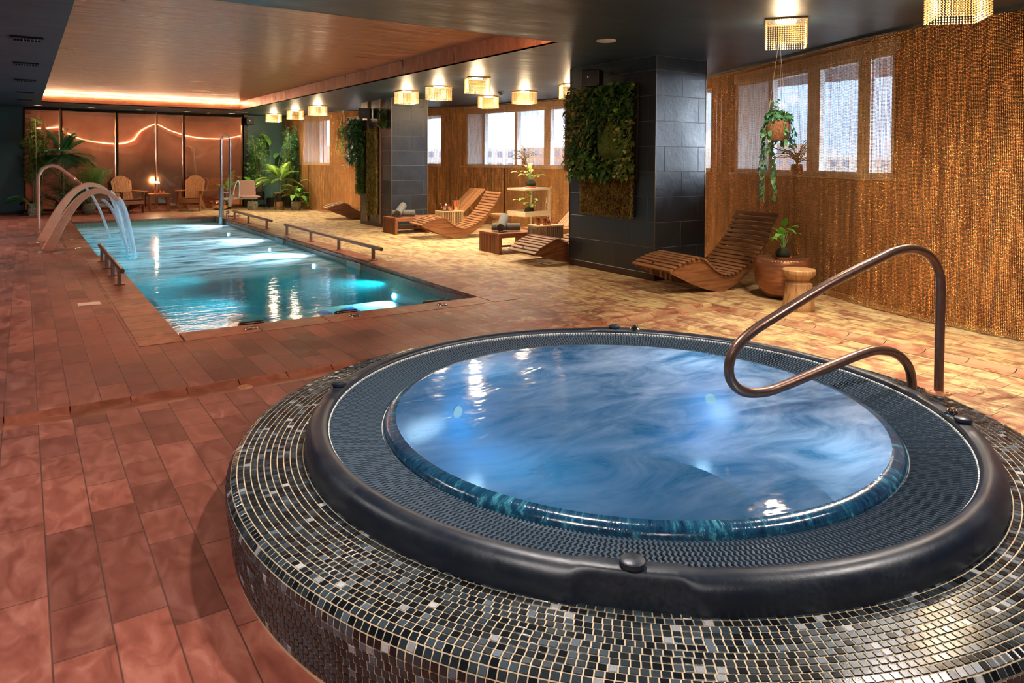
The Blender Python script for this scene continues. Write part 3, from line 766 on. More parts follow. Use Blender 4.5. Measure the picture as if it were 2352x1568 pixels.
def wave_lounger(label):
    r = empty('wave_lounger', (0, 0, 0)); tag(r, label, 'lounger', 'wooden wave loungers by the chain curtain')
    tp, _ = resample(TOP, 40); bt, _ = resample(BOT, 30)
    poly = [tuple(p) for p in bt] + [(.915, .835)] + [tuple(p) for p in reversed(tp)]
    for y in (.03, WL_ - .062):
        m = MB(); n = 40
        T = tp; B, _ = resample(BOT, 40)
        # strip quads between bottom and top curve keeps the concave outline clean
        for s_, yy in ((0, y), (1, y + .032)): m.add([(p.x, yy, p.y - .004) for p in T] + [(p.x, yy, p.y) for p in B], [(i, i + 1, 41 + i, 40 + i) if s_ else (40 + i, 41 + i, i + 1, i) for i in range(39)])
        m.add([(p.x, yy, p.y - .004) for p in T for yy in (y, y + .032)], [(2 * i, 2 * i + 2, 2 * i + 3, 2 * i + 1) for i in range(39)])
        m.add([(p.x, yy, p.y) for p in B for yy in (y, y + .032)], [(2 * i, 2 * i + 1, 2 * i + 3, 2 * i + 2) for i in range(39)])
        for P0, P1 in ((T[0], B[0]), (B[-1], T[-1])): m.add([(P0.x, y, P0.y - .004), (P0.x, y + .032, P0.y - .004), (P1.x, y + .032, P1.y), (P1.x, y, P1.y)], [(0, 1, 2, 3)])
        fix(m.build('side_panel', M['acacia_x'], r))
    sl, Ltot = resample(TOP, 31)
    for i, p in enumerate(sl):
        q0 = sl[max(i - 1, 0)]; q1 = sl[min(i + 1, 30)]; d = (q1 - q0).normalized(); nrm = Vector((-d.y, d.x)); w_ = Ltot / 31 * .74
        c_ = p + nrm * .009; m = MB()
        m.M = Matrix.Translation((c_.x, WL_ / 2, c_.y)) @ Matrix.Rotation(-math.atan2(d.y, d.x), 4, 'Y')
        m.box(-w_ / 2, w_ / 2, -WL_ / 2, WL_ / 2, -.009, .009, .003); m.build('slat', M['acacia_y'], r)
    MB().box(-.46, -.42, .06, WL_ - .06, .20, .26).build('cross_rail', M['acacia_y'], r)
    MB().box(.33, .37, .06, WL_ - .06, .14, .20).build('cross_rail', M['acacia_y'], r)
    m = MB(); m.M = Matrix.Translation((-.655, .40, .322)) @ Matrix.Rotation(-.42, 4, 'Y'); m.lathe([(0, .002), (.018, .002), (.02, 0)], 18); m.build('maker_disc', M['chrome'], r)
    return r
lounger = wave_lounger('dark wooden wave lounger beside the copper bowl table, nearest the camera')
lounger.location = (6.61, 5.44, .001); lounger.rotation_euler = (0, 0, math.radians(-8))
for loc, rz, ry, lb in (((6.80, 11.80, .001), -8, 0, 'golden brown wave lounger in full view between the two slate pillars'),
                        ((6.74, 8.17, .006), -2, -9, 'wave lounger whose foot end alone shows, left of the leafy pillar'),
                        ((6.86, 16.88, .001), -9, 0, 'wave lounger whose foot pokes out left of the farther slate pillar')):
    c_ = copy_tree(lounger); c_.location = loc; c_.rotation_euler = (0, math.radians(ry), math.radians(rz)); c_['label'] = lb

def bench(label):
    r = empty('slatted_bench', (0, 0, 0)); tag(r, label, 'bench', 'low slatted towel benches')
    L_, Wd, Hh = .76, .60, .33
    m = MB()
    for i in range(8): m.box(.0, L_, i * .0755, i * .0755 + .0715, Hh - .03, Hh, .003)
    m.build('bench_top', M['red_x'], r)
    for x0 in (0, L_ - .05):
        m = MB()
        for i in range(10): m.box(x0 + .004, x0 + .03, .05 + i * .0505, .05 + i * .0505 + .043, .0, Hh - .03, .002)
        m.build('end_panel', M['red_z'], r)
        for y0 in (0, Wd - .05): MB().box(x0, x0 + .055, y0, y0 + .05, 0, Hh - .031, .003).build('leg', M['red_z'], r)
    for y0 in (.0, Wd - .03): MB().box(.056, L_ - .056, y0, y0 + .03, Hh - .075, Hh - .032).build('rail', M['red_x'], r)
    MB().box(.056, L_ - .056, Wd / 2 - .02, Wd / 2 + .02, .07, .10).build('stretcher', M['red_x'], r)
    return r
b1 = bench('low reddish slatted bench with rolled towels in front of the farther slate pillar'); b1.location = (6.10, 13.06, 0)
b2 = copy_tree(b1); b2.location = (6.22, 9.48, 0); b2['label'] = 'low reddish slatted bench with rolled towels, left of the leafy pillar'

def m_towel():
    t = NT('grey_terry'); p = t.co(); n1 = t.noise(p, 90, 3, .7); n2 = t.noise(p, 9, 4, .6)
    return t.done(t.pbr(t.mix(n2, (.085, .08, .075), (.17, .16, .15)), .95, 0, t.bump(t.math('ADD', n1, t.math('MULTIPLY', n2, 2.)), .5, .006)))
M['towel'] = m_towel()
def towel(p0, p1, rad, label):
    p0 = Vector(p0); p1 = Vector(p1); L_ = (p1 - p0).length; m = MB(); NS_ = 90; vs = []
    # a spiral sheet, ends flush and slightly soft
    turns = 3.6; pts_ = []
    for k in range(NS_ + 1):
        a = turns * 2 * PI * k / NS_; r_ = .012 + (rad - .012) * k / NS_; pts_.append((r_ * math.cos(a), r_ * math.sin(a)))
    th = .0105; outl = []
    for k in range(NS_ + 1):
        a = turns * 2 * PI * k / NS_; outl.append((pts_[k][0] - th * math.cos(a), pts_[k][1] - th * math.sin(a)))
    rows_ = [(0, .93), (.012, 1.0), (.05, 1.01), (L_ * .35, .985), (L_ * .6, 1.0), (L_ - .05, 1.01), (L_ - .012, 1.0), (L_, .93)]
    for x, s_ in rows_:
        for q in pts_: vs.append((x, q[0] * s_, q[1] * s_))
    n = NS_ + 1; nr = len(rows_)
    fs = [(i * n + k, i * n + k + 1, (i + 1) * n + k + 1, (i + 1) * n + k) for i in range(nr - 1) for k in range(NS_)]
    m.add(vs, fs, True)
    for x, s_ in (rows_[0], rows_[-1]):
        m.add([(x + (.004 if x else -.004) * 0, q[0] * s_, q[1] * s_) for q in pts_] + [(x, q[0] * s_, q[1] * s_) for q in outl], [(k, k + 1, n + k + 1, n + k) for k in range(NS_)])
    m.add([(x, q[0] * s_, q[1] * s_) for x, s_ in (rows_[0], rows_[-1]) for q in outl], [(k, k + 1, n + k + 1, n + k) for k in range(NS_)])
    o = m.build('rolled_towel', M['towel']); tag(o, label, 'towel', 'rolled grey towels on the benches')
    o.matrix_world = Matrix.Translation(p0) @ (p1 - p0).to_track_quat('X', 'Z').to_matrix().to_4x4()
    return o
for bx0, by0, nm in ((6.22, 9.48, 'on the bench left of the leafy pillar'), (6.10, 13.06, 'on the bench by the farther pillar')):
    towel((bx0 + .12, by0 + .40, .402), (bx0 + .50, by0 + .13, .404), .070, 'rolled grey towel lying flat underneath, ' + nm)
    towel((bx0 + .10, by0 + .12, .408), (bx0 + .38, by0 + .44, .55), .080, 'grey towel roll leaning on top, ' + nm)

def crate(label, mats, L_=.48, Wd=.34, Hh=.46):
    r = empty('slatted_side_table', (0, 0, 0)); tag(r, label, 'side table', 'slatted box side tables')
    MB().box(0, L_, 0, Wd, Hh - .022, Hh, .003).build('table_top', mats[0], r)
    n = 12
    for y0 in (0, Wd - .028):
        m = MB()
        for i in range(n):
            x = .006 + i * (L_ - .012 - .018) / (n - 1); m.box(x, x + .016, y0, y0 + .028, .0, Hh - .023)
        m.build('slatted_side', mats[1], r)
    n = 9
    for x0 in (0, L_ - .02):
        m = MB()
        for i in range(n):
            y = .03 + i * (Wd - .06 - .014) / (n - 1); m.box(x0, x0 + .018, y, y + .013, .03, Hh - .06)
        m.box(x0, x0 + .02, .03, Wd - .03, Hh - .06, Hh - .023); m.box(x0, x0 + .02, .03, Wd - .03, 0, .03)
        m.build('end_grille', mats[1], r)
    return r
cr1 = crate('pale slatted box table carrying copper pitcher and kettle, behind the golden wave lounger', (M['oak_x'], M['oak_z'])); cr1.location = (6.93, 12.62, 0)
cr2 = crate('weathered slatted box table with copper mugs, beside the leafy pillar', (M['oak_x'], wood('weathered_slats', (.20, .15, .11), (.42, .32, .22), 'z'))); cr2.location = (6.70, 9.08, 0); cr2.rotation_euler = (0, 0, math.radians(-3))

M['cu_pol'] = plain('polished_copper', (.86, .46, .32), .18, 1.); M['cu_dark'] = plain('hammered_dark_copper', (.40, .17, .09), .25, 1., nz=.2, nscale=60, bumps=.3)
def mug(loc, label, h=.10, r_=.033, mat='cu_pol', grp='copper mugs', ha=0.):
    m = empty('copper_mug', loc, ha); tag(m, label, 'mug', grp)
    MB().lathe([(0, 0), (r_ * .9, 0), (r_, .006), (r_, h), (r_ - .002, h), (r_ - .003, .008), (0, .006)], 24).build('cup_body', M[mat], m)
    MB().tube([(r_ - .002, 0, h * .82), (r_ + .018, 0, h * .80), (r_ + .024, 0, h * .5), (r_ + .016, 0, h * .22), (r_ - .002, 0, h * .2)], .0035, 8).build('handle', M[mat], m)
    return m
def kettle(loc, ang, label, mat='chrome', s=1.0):
    m = empty('long_spout_kettle', loc, ang); m.scale = (s, s, s); tag(m, label, 'kettle')
    MB().lathe([(0, 0), (.045, 0), (.05, .01), (.045, .05), (.030, .085), (.026, .10), (0, .10)], 26).build('kettle_body', M[mat], m)
    MB().lathe([(.027, .10), (.022, .113), (.006, .122), (.006, .130), (.010, .136), (0, .142)], 20).build('lid', M[mat], m)
    MB().tube([(.042, 0, .03), (.075, 0, .05), (.085, 0, .10), (.105, 0, .128), (.13, 0, .126), (.145, 0, .11)], [.009, .006, .0045, .004, .004, .004], 8).build('spout', M[mat], m)
    MB().tube([(-.03, 0, .095), (-.06, 0, .105), (-.08, 0, .085), (-.075, 0, .045), (-.045, 0, .02)], .005, 8).build('handle', M[mat], m)
    return m
T1 = .46
tray = MB().box(6.98, 7.22, 12.68, 12.92, T1, T1 + .006, .002).build('serving_tray', M['black']); tag(tray, 'small dark tray under the kettle and mugs on the pale slatted box table', 'tray')
mug((7.05, 12.76, T1 + .006), 'copper mug standing in front of the long-spouted kettle on the pale box table', grp='copper mugs beside the kettle')
mug((7.13, 12.72, T1 + .006), 'copper mug between the kettle and the tall pitcher on the pale box table', h=.095, grp='copper mugs beside the kettle')
kettle((7.13, 12.86, T1 + .006), math.radians(165), 'shiny metal kettle with long curved spout on the pale box table', s=1.1)
pt = empty('copper_pitcher', (7.30, 12.78, T1)); tag(pt, 'tall copper pitcher with lid on the pale box table', 'pitcher')
MB().lathe([(0, 0), (.058, 0), (.062, .006), (.062, .205), (.066, .212), (.060, .214), (0, .214)], 30).build('pitcher_body', M['cu_pol'], pt)
MB().lathe([(.060, .214), (.03, .224), (.006, .226), (.006, .24), (.010, .246), (0, .25)], 20).build('lid', M['cu_pol'], pt)
MB().tube([(.05, -.045, .20), (.08, -.06, .19), (.09, -.065, .13), (.075, -.055, .05), (.048, -.04, .035)], .006, 8).build('handle', M['cu_pol'], pt)
sg = MB().lathe([(0, 0), (.02, 0), (.026, .012), (.022, .03), (.006, .034), (0, .04)], 18, (7.19, 12.80, T1 + .006)).build('sugar_pot', M['chrome']); tag(sg, 'tiny round sugar pot between mug and pitcher on the pale box table', 'pot')
mug((6.82, 9.26, T1), 'tall dark copper mug at the left on the weathered box table', h=.11, r_=.032, mat='cu_dark', grp='mugs on the weathered box table')
mug((6.885, 9.17, T1), 'dark copper mug at the front of the weathered box table', h=.105, r_=.032, mat='cu_dark', grp='mugs on the weathered box table')
kettle((7.02, 9.26, T1), math.radians(150), 'dark metal kettle with chrome handle on the weathered box table', 'cu_dark', 1.1)
bw = MB().lathe([(0, 0), (.02, 0), (.03, .022), (.028, .023), (.018, .004), (0, .003)], 20, (6.77, 9.18, T1)).build('small_bowl', M['cu_dark']); tag(bw, 'very small copper bowl in front of the mugs on the weathered box table', 'bowl')

def recliner(label):
    r = empty('slatted_recliner', (0, 0, 0)); tag(r, label, 'recliner', 'straight slatted recliners against the curtain')
    Wd = .62; bx, tz, hx, hz = 0.0, .30, .62, .86; m = MB(); n = 11
    for i in range(n):
        y = i * Wd / n + .004; m.bar((bx, y + .025, tz), (hx, y + .025, hz), .048, .02)
    m.build('backrest', M['teak_x'], r)
    m = MB()
    for i in range(n): y = i * Wd / n + .004; m.box(-.78, -.01, y, y + .049, tz - .022, tz)
    m.build('bed', M['teak_x'], r)
    for y0 in (.0, Wd - .03): MB().box(-.78, .42, y0, y0 + .03, tz - .095, tz - .023).build('rail', M['teak_x'], r)
    for x0 in (-.74, .30):
        for y0 in (0.031, Wd - .071): MB().box(x0, x0 + .06, y0, y0 + .04, 0, tz - .024).build('leg', M['acacia_z'], r)
    for y0 in (.06, Wd - .06): MB().bar((.26, y0, .55), (.40, y0, tz - .06), .02, .03).build('strut', M['acacia_z'], r)
    return r
rc = recliner('straight slatted wooden recliner with raised back, behind the copper pitcher'); rc.location = (7.72, 13.28, 0)
rc2 = copy_tree(rc); rc2.location = (8.10, 9.84, 0); rc2.rotation_euler = (0, 0, math.radians(-3)); rc2['label'] = 'straight slatted recliner cut off by the leafy pillar, its raised back at the pillar edge'

sh = empty('shelf_stand', (7.98, 11.25, 0), math.radians(10)); tag(sh, 'pale limed wooden C-shaped stand holding two small plants', 'shelf stand')
L_, Wd = .72, .52
MB().box(0, L_, 0, Wd, .905, .95, .003).build('top_shelf', M['white_oak'], sh)
m = MB(); m.box(0, L_ - .05, 0, Wd, .40, .42); m.box(0, L_ - .05, 0, .02, .42, .50); m.box(0, L_ - .05, Wd - .02, Wd, .42, .50); m.box(0, .02, .02, Wd - .02, .42, .50); m.build('box_shelf', M['white_oak'], sh)
for y0 in (0, Wd - .05): MB().box(L_ - .05, L_, y0, y0 + .05, 0, .904, .003).build('post', M['white_oak'], sh)
m = MB()
for i in range(22): m.tube([(L_ - .025, .06 + i * .019, .42), (L_ - .025, .06 + i * .019, .903)], .0022, 5, False)
m.build('string_back', plain('grey_string', (.30, .28, .26), .6), sh)
MB().box(L_ - .05, L_, .05, Wd - .05, 0, .04).build('foot_rail', M['white_oak'], sh)

def m_stump():
    t = NT('carved_trunk_wood'); p = t.co(); s = t.sep(p)
    ang = t.math('ARCTAN2', s[1], s[0]); n1 = t.noise(t.comb(t.math('MULTIPLY', ang, 1.3), t.math('MULTIPLY', s[2], .55)), 5.5, 5, .65, .6); n2 = t.noise(t.comb(ang, t.math('MULTIPLY', s[2], .25)), 40, 3, .6)
    c = t.ramp(n1, [(.3, (.16, .065, .025)), (.45, (.44, .23, .095)), (.7, (.60, .38, .18))])
    c = t.mix(t.lin(n2, .35, .7, 0, .3), c, (.25, .11, .045))
    return t.done(t.pbr(c, .5, 0, t.bump(n2, .3, .004)))
M['stump'] = m_stump()
def stool(loc, label, s=1.0):
    m = empty('trunk_stool', loc); tag(m, label, 'stool', 'turned tree-trunk stools'); m.scale = (s, s, s)
    MB().lathe([(0, 0), (.150, 0), (.156, .01), (.152, .06), (.128, .27), (.112, .282)], 44).build('trunk', M['stump'], m)
    MB().lathe([(.112, .280), (.095, .29), (.100, .312), (.13, .335), (.158, .36), (.163, .38), (.160, .405), (.150, .414), (0, .416)], 44).build('seat', M['stump'], m)
    return m
stool((6.50, 4.36, 0), 'turned tree-trunk stool in front of the copper bowl table')
stool((7.95, 12.15, 0), 'turned tree-trunk stool half hidden behind the rolled towels, beside the pale shelf stand')
stool((6.50, 22.2, 0), 'turned tree-trunk stool behind the black plant stand at the far teal wall', 1.1)
def m_bowl():
    t = NT('woven_copper_bowl'); p = t.co(); s = t.sep(p)
    ang = t.math('ARCTAN2', s[1], s[0]); r_ = t.math('SQRT', t.math('ADD', t.math('MULTIPLY', s[0], s[0]), t.math('MULTIPLY', s[1], s[1])))
    top = t.math('GREATER_THAN', s[2], .425)
    wv = t.math('MULTIPLY', t.math('SINE', t.math('MULTIPLY', ang, 60.)), t.math('SINE', t.math('ADD', t.math('MULTIPLY', r_, 210.), t.math('MULTIPLY', ang, 3.))))
    n1 = t.noise(t.map(p, (1, 1, 9)), 6, 4, .6)
    c = t.mix(t.lin(n1, .3, .7), (.24, .095, .045), (.42, .19, .10))
    h = t.math('ADD', t.math('MULTIPLY', wv, top), t.math('MULTIPLY', n1, .6))
    return t.done(t.pbr(c, .30, .65, t.bump(h, .5, .006)))
bt_ = empty('bowl_table', (6.93, 4.86, 0)); tag(bt_, 'round woven copper bowl-shaped table carrying a small leafy plant', 'table')
MB().lathe([(0, 0), (.10, 0), (.16, .012), (.22, .06), (.268, .14), (.290, .24), (.297, .34), (.296, .41), (.285, .432)], 60).build('bowl_body', m_bowl(), bt_)
MB().lathe([(.285, .428), (.278, .437), (0, .434)], 60).build('woven_top', m_bowl(), bt_)

# Adirondack chairs
M['ad_x'] = wood('honey_teak_x', (.26, .09, .032), (.50, .24, .10), 'x'); M['ad_y'] = wood('honey_teak_y', (.26, .09, .032), (.50, .24, .10), 'y'); M['ad_z'] = wood('honey_teak_z', (.26, .09, .032), (.50, .24, .10), 'z')
def adirondack(label):
    r = empty('adirondack_chair', (0, 0, 0)); tag(r, label, 'chair', 'fan-backed wooden chairs before the copper wall')
    Wd = .52; n = 7   # front faces -y
    for i in range(n):
        u = (i - 3) / 3; wb, wt = .058, .078; xb = u * .19; xt = u * .235; zt = 1.00 - .15 * abs(u) ** 2.2
        p0 = Vector((xb, .20, .24)); p1 = Vector((xt, .20 + (zt - .24) * .36, zt)); m = MB()
        d = (p1 - p0).normalized(); nr_ = Vector((0, 1, -.36)).normalized()
        vs = []
        for off in (0, .018):
            arc = lambda q: d * (-.17 * abs(q / .275) ** 2.3 + .15 * abs(u) ** 2.2)
            pts__ = [(-wb / 2, p0), (wb / 2, p0)] + [(dx_, p1 + arc(xt + dx_)) for dx_ in (wt / 2, wt / 4, 0, -wt / 4, -wt / 2)]
            for dx, q in pts__: vs.append((q.x + dx, q.y + nr_.y * off, q.z + nr_.z * off))
        k = 7; m.add(vs, [tuple(range(k)), tuple(range(2 * k - 1, k - 1, -1))] + [(j, k + j, k + (j + 1) % k, (j + 1) % k) for j in range(k)])
        fix(m.build('back_slat', M['ad_z'], r))
    m = MB(); m.bar((-.30, .37, .56), (.30, .37, .56), .05, .025); m.build('back_rail', M['ad_x'], r)
    for i in range(5):
        y = -.27 + i * .095; z = .37 - .017 * i; m = MB(); m.M = Matrix.Translation((0, y, z)) @ Matrix.Rotation(-.18, 4, 'X'); m.box(-Wd / 2, Wd / 2, -.042, .042, -.01, .01, .003); m.build('seat_slat', M['ad_x'], r)
    m = MB(); m.box(-Wd / 2, Wd / 2, -.335, -.315, .24, .34, .003); m.build('apron', M['ad_x'], r)
    for sx in (-1, 1):
        m = MB(); m.prism([(-.31, .36), (-.31, .22), (.52, .0), (.62, .0), (.62, .06), (.25, .27)], 'yz', sx * .235 - .011, sx * .235 + .011); fix(m.build('leg', M['ad_y'], r))
        MB().box(sx * .27 - .012, sx * .27 + .012, -.33, -.22, 0, .565, .002).build('leg', M['ad_z'], r)
        m = MB(); m.prism([(sx * .20, -.40), (sx * .36, -.40), (sx * .375, -.30), (sx * .33, .15), (sx * .30, .42), (sx * .245, .42), (sx * .22, .0)], 'xy', .566, .588); fix(m.build('armrest', M['ad_y'], r))
        MB().prism([(-.24, .565), (-.31, .565), (-.24, .42)], 'yz', sx * .30 - .012, sx * .30 + .012).build('bracket', M['ad_z'], r)
    return r
ad = adirondack('fan-backed wooden chair left of the small lamp table, turned to the right'); ad.location = (2.36, 22.0, 0); ad.rotation_euler = (0, 0, math.radians(18))
ad2 = copy_tree(ad); ad2.location = (3.98, 22.05, 0); ad2.rotation_euler = (0, 0, math.radians(-22)); ad2['label'] = 'fan-backed wooden chair right of the small lamp table, turned to the left'
st = empty('slatted_lamp_table', (3.16, 22.3, 0)); tag(st, 'small honey-coloured slatted table with a glowing lamp between the two fan-backed chairs', 'side table')
m = MB()
for i in range(6): m.box(-.27, .27, -.19 + i * .064, -.19 + i * .064 + .058, .47, .49, .003)
m.build('table_top', M['ad_x'], st)
for sx in (-1, 1):
    for sy in (-1, 1): MB().box(sx * .24 - .018, sx * .24 + .018, sy * .165 - .018, sy * .165 + .018, 0, .469, .003).build('leg', M['ad_z'], st)
for sy in (-1, 1):
    MB().box(-.221, .221, sy * .165 - .01, sy * .165 + .01, .41, .468).build('apron', M['ad_x'], st); MB().box(-.221, .221, sy * .165 - .01, sy * .165 + .01, .12, .16).build('stretcher', M['ad_x'], st)
MB().box(-.01, .01, -.153, .153, .125, .155).build('stretcher', M['ad_y'], st)
lp = empty('table_lamp', (3.10, 22.34, .49)); tag(lp, 'small glowing lamp on a thin copper stem on the little slatted table', 'lamp')
MB().lathe([(0, 0), (.05, 0), (.05, .008), (.008, .014), (.006, .30), (0, .30)], 20).build('lamp_stem', M['cu_pol'], lp)
MB().lathe([(0, .34), (.02, .335), (.055, .31), (.058, .30), (0, .295)], 24).build('lamp_head', emitter('warm_lamp_head', (1., .66, .32), 45), lp)
for i, (dx, dy, lb) in enumerate(((-.10, -.04, 'left of the lamp stem'), (.02, -.08, 'in front of the lamp stem'), (.12, -.02, 'right of the lamp stem'))):
    mug((3.16 + dx, 22.3 + dy, .49), 'small copper mug ' + lb + ' on the little lamp table', h=.10 - .01 * i, grp='copper mugs on the lamp table', ha=i)
cs = empty('candlestick', (3.19, 22.40, .49)); tag(cs, 'thin tall candlestick beside the lamp on the little slatted table', 'candlestick')
MB().lathe([(0, 0), (.03, 0), (.006, .01), (.005, .26), (.012, .27), (0, .27)], 16).build('stem', M['cu_pol'], cs); MB().lathe([(0, .33), (.008, .325), (.009, .27), (0, .27)], 12).build('candle', plain('wax', (.9, .8, .6), .5), cs)
cpot = empty('copper_cauldron', (4.72, 21.95, 0)); tag(cpot, 'round shiny copper cauldron on the floor behind the pool lift', 'pot')
MB().lathe([(0, 0), (.12, 0), (.20, .05), (.24, .14), (.22, .21), (.18, .25), (.19, .27), (.175, .27), (.165, .25), (.2, .14), (0, .03)], 36).build('pot_body', M['cu_pol'], cpot)
for a in (0, PI): MB().tube([(.20 * math.cos(a), -.05, .24), (.27 * math.cos(a), -.04, .25), (.28 * math.cos(a), 0, .25), (.27 * math.cos(a), .04, .25), (.20 * math.cos(a), .05, .24)], .008, 8).build('handle', M['cu_pol'], cpot)

# ------------------------------------------------------------------ copper wall panels (slightly bowed sheets)
SG = ([.02, .4, .835, 1.05, 1.27, 1.6, 1.95, 2.17, 2.6, 2.9, 3.18, 3.5, 3.875, 4.2, 4.45, 5.0, 5.45, 5.6], [.0013, .0010, -.0025, .0080, .0145, .0185, .0200, .0205, .0165, .0080, -.0025, .0090, .0165, .0195, .0205, .0175, .006, .002])
def yaw_off(X, x0):
    if x0 < 3.1: return 0.0
    a, b = x0 - 3.18, X - 3.18
    if x0 < 3.8: return .045 - .118 * (b - a)
    return (.055 if x0 > 3.8 else .015) - (.058 * (b - a) + .018 * (b * b - a * a))
def cpanel(x0, x1, label):
    m = MB(); nx, nz = 20, 48; vs = []
    for i in range(nx + 1):
        X = x0 + .004 + (x1 - x0 - .008) * i / nx; S_ = float(np.interp(X, *SG))
        for k in range(nz + 1):
            z = .06 + (CZ - .08) * k / nz
            yo = S_ * (z - .06) + .0012 * math.sin(z * 5.1 + X * 1.3) + yaw_off(X, x0)
            vs.append((X, 22.775 + yo, z))
    m.add(vs, [(i * (nz + 1) + k, (i + 1) * (nz + 1) + k, (i + 1) * (nz + 1) + k + 1, i * (nz + 1) + k + 1) for i in range(nx) for k in range(nz)], True)
    o = m.build('copper_sheet', M['copper']); tag(o, label, 'copper sheet', 'brushed copper sheets on the far wall')
    s_ = o.modifiers.new('thickness', 'SOLIDIFY'); s_.thickness = .004; s_.offset = 1
    return o
cpanel(.025, .835, 'brushed copper sheet behind the tall bamboo, leftmost on the far wall')
cpanel(.835, 2.17, 'brushed copper sheet behind the palms, second on the far wall')
cpanel(2.17, 3.18, 'brushed copper sheet rising behind the left fan-backed chair')
cpanel(3.18, 3.875, 'narrow brushed copper sheet between the lamp and the right fan-backed chair')
cpanel(3.875, 5.555, 'wide brushed copper sheet behind the right fan-backed chair and the pool lift')
m = MB()
for x in (.835, 3.18, 3.875):
    S_ = float(np.interp(x, *SG)); prev = None
    for k in range(25):
        z = .06 + (CZ - .08) * k / 24; y_ = 22.771 + S_ * (z - .06)
        if prev: m.bar(prev, (x, y_, z), .022, .006, (0, -1, 0))
        prev = (x, y_, z)
m.box(.02, 5.56, 22.78, 22.84, 0, .055)
struct(m.build('trim_7', M['copper_edge']))

# ------------------------------------------------------------------ poolside metalwork
def grab_rail(x, y0, y1, posts, label):
    r = empty('pool_edge_rail', (x, (y0 + y1) / 2, 0)); tag(r, label, 'rail', 'low tube rails bolted along the pool edge'); yo = (y0 + y1) / 2
    MB().tube([(0, y0 - yo, .20), (0, y1 - yo, .20)], .027, 16).build('rail_tube', M['bronze'], r)
    for y in posts:
        p = MB().box(-.022, .022, y - yo - .022, y - yo + .022, .012, .185, .003).build('post', M['bronze_dull'], r)
        MB().box(-.055, .055, y - yo - .035, y - yo + .035, .0045, .016, .002).build('base_plate', M['bronze_dull'], p)
grab_rail(.93, 9.28, 12.2, (9.56, 10.3, 11.06, 11.8), 'low bronze tube rail on four posts along the left pool edge')
grab_rail(4.27, 9.6, 14.21, (9.9, 11.3, 12.68, 14.1), 'low bronze tube rail on four posts along the right pool edge, the longer one')
grab_rail(4.27, 15.15, 18.39, (15.5, 17.0, 18.3), 'low bronze tube rail on three posts by the pool lift')

hr = empty('tub_handrail', (4.03, 1.87, .272)); tag(hr, 'bent bronze tube handrail looping over the hot tub edge', 'handrail')
raw = [(4.03, 1.86, .275), (4.03, 1.86, .55), (4.03, 1.86, .84), (4.005, 1.866, .94), (3.93, 1.88, 1.015), (3.82, 1.90, 1.05), (3.70, 1.925, 1.045), (3.58, 1.95, 1.01), (3.25, 2.02, .90), (2.95, 2.085, .775), (2.80, 2.12, .705), (2.715, 2.14, .64), (2.68, 2.15, .565), (2.69, 2.145, .49), (2.75, 2.13, .435), (2.85, 2.11, .415), (2.97, 2.085, .425), (3.25, 2.02, .49), (3.48, 1.97, .538), (3.60, 1.95, .542), (3.71, 1.925, .515), (3.79, 1.905, .45), (3.825, 1.90, .37), (3.83, 1.90, .275)]
from mathutils import Vector as V_
def smooth(P, n=5):
    P = [Vector(p) for p in P]; out = []
    for i in range(len(P) - 1):
        p0 = P[max(i - 1, 0)]; p1 = P[i]; p2 = P[i + 1]; p3 = P[min(i + 2, len(P) - 1)]
        for k in range(n):
            t = k / n; out.append(.5 * ((2 * p1) + (p2 - p0) * t + (2 * p0 - 5 * p1 + 4 * p2 - p3) * t * t + (3 * p1 - p0 - 3 * p2 + p3) * t ** 3))
    return out + [P[-1]]
o0 = Vector((4.03, 1.87, .272))
MB().tube([p - o0 for p in smooth(raw)], .0235, 20).build('rail_tube', M['bronze'], hr)
for p in (raw[0], raw[-1]):
    f = MB().lathe([(.024, .012), (.06, .010), (.064, .0)], 28, tuple(Vector((p[0], p[1], .2735)) - o0))
    for k in range(3):
        a = k * 2.1 + .4; f.lathe([(0, .018), (.007, .016), (.008, .010)], 6, tuple(Vector((p[0] + .045 * math.cos(a), p[1] + .045 * math.sin(a), .2735)) - o0))
    f.build('flange', M['rust'], hr)

# fountain pipe with fan nozzle
fp = empty('fountain_pipe', (.25, 16.9, 0)); tag(fp, 'tall copper-coloured pipe bent over at the top, spraying into the pool', 'fountain')
pp = smooth([(0, 0, 0), (0, 0, .5), (0, 0, 1.05), (.02, 0, 1.17), (.08, 0, 1.27), (.18, 0, 1.325), (.28, 0, 1.32), (.37, 0, 1.27), (.60, 0, 1.07)])
MB().tube(pp, .032, 18).build('pipe', M['copper_satin'], fp)
MB().tube([(.585, 0, 1.083), (.62, 0, 1.052)], .037, 18).build('collar', M['chrome'], fp)
m = MB(); q0 = Vector((.61, 0, 1.06)); dd = Vector((.66, 0, -.56)).normalized(); up_ = Vector((dd.z, 0, -dd.x)) * -1; vs = []
for tt, wy, wz in ((0, .034, .032), (.06, .040, .030), (.16, .075, .018), (.20, .09, .012)):
    for k in range(14):
        a = 2 * PI * k / 14; vs.append(q0 + dd * tt + Vector((0, wy * math.cos(a), 0)) + up_ * wz * math.sin(a))
m.add(vs, [(i * 14 + k, i * 14 + (k + 1) % 14, (i + 1) * 14 + (k + 1) % 14, (i + 1) * 14 + k) for i in range(3) for k in range(14)], True); m.build('nozzle', M['chrome'], fp)
MB().lathe([(.033, .014), (.075, .012), (.08, 0)], 24).build('flange', M['bronze_dull'], fp)
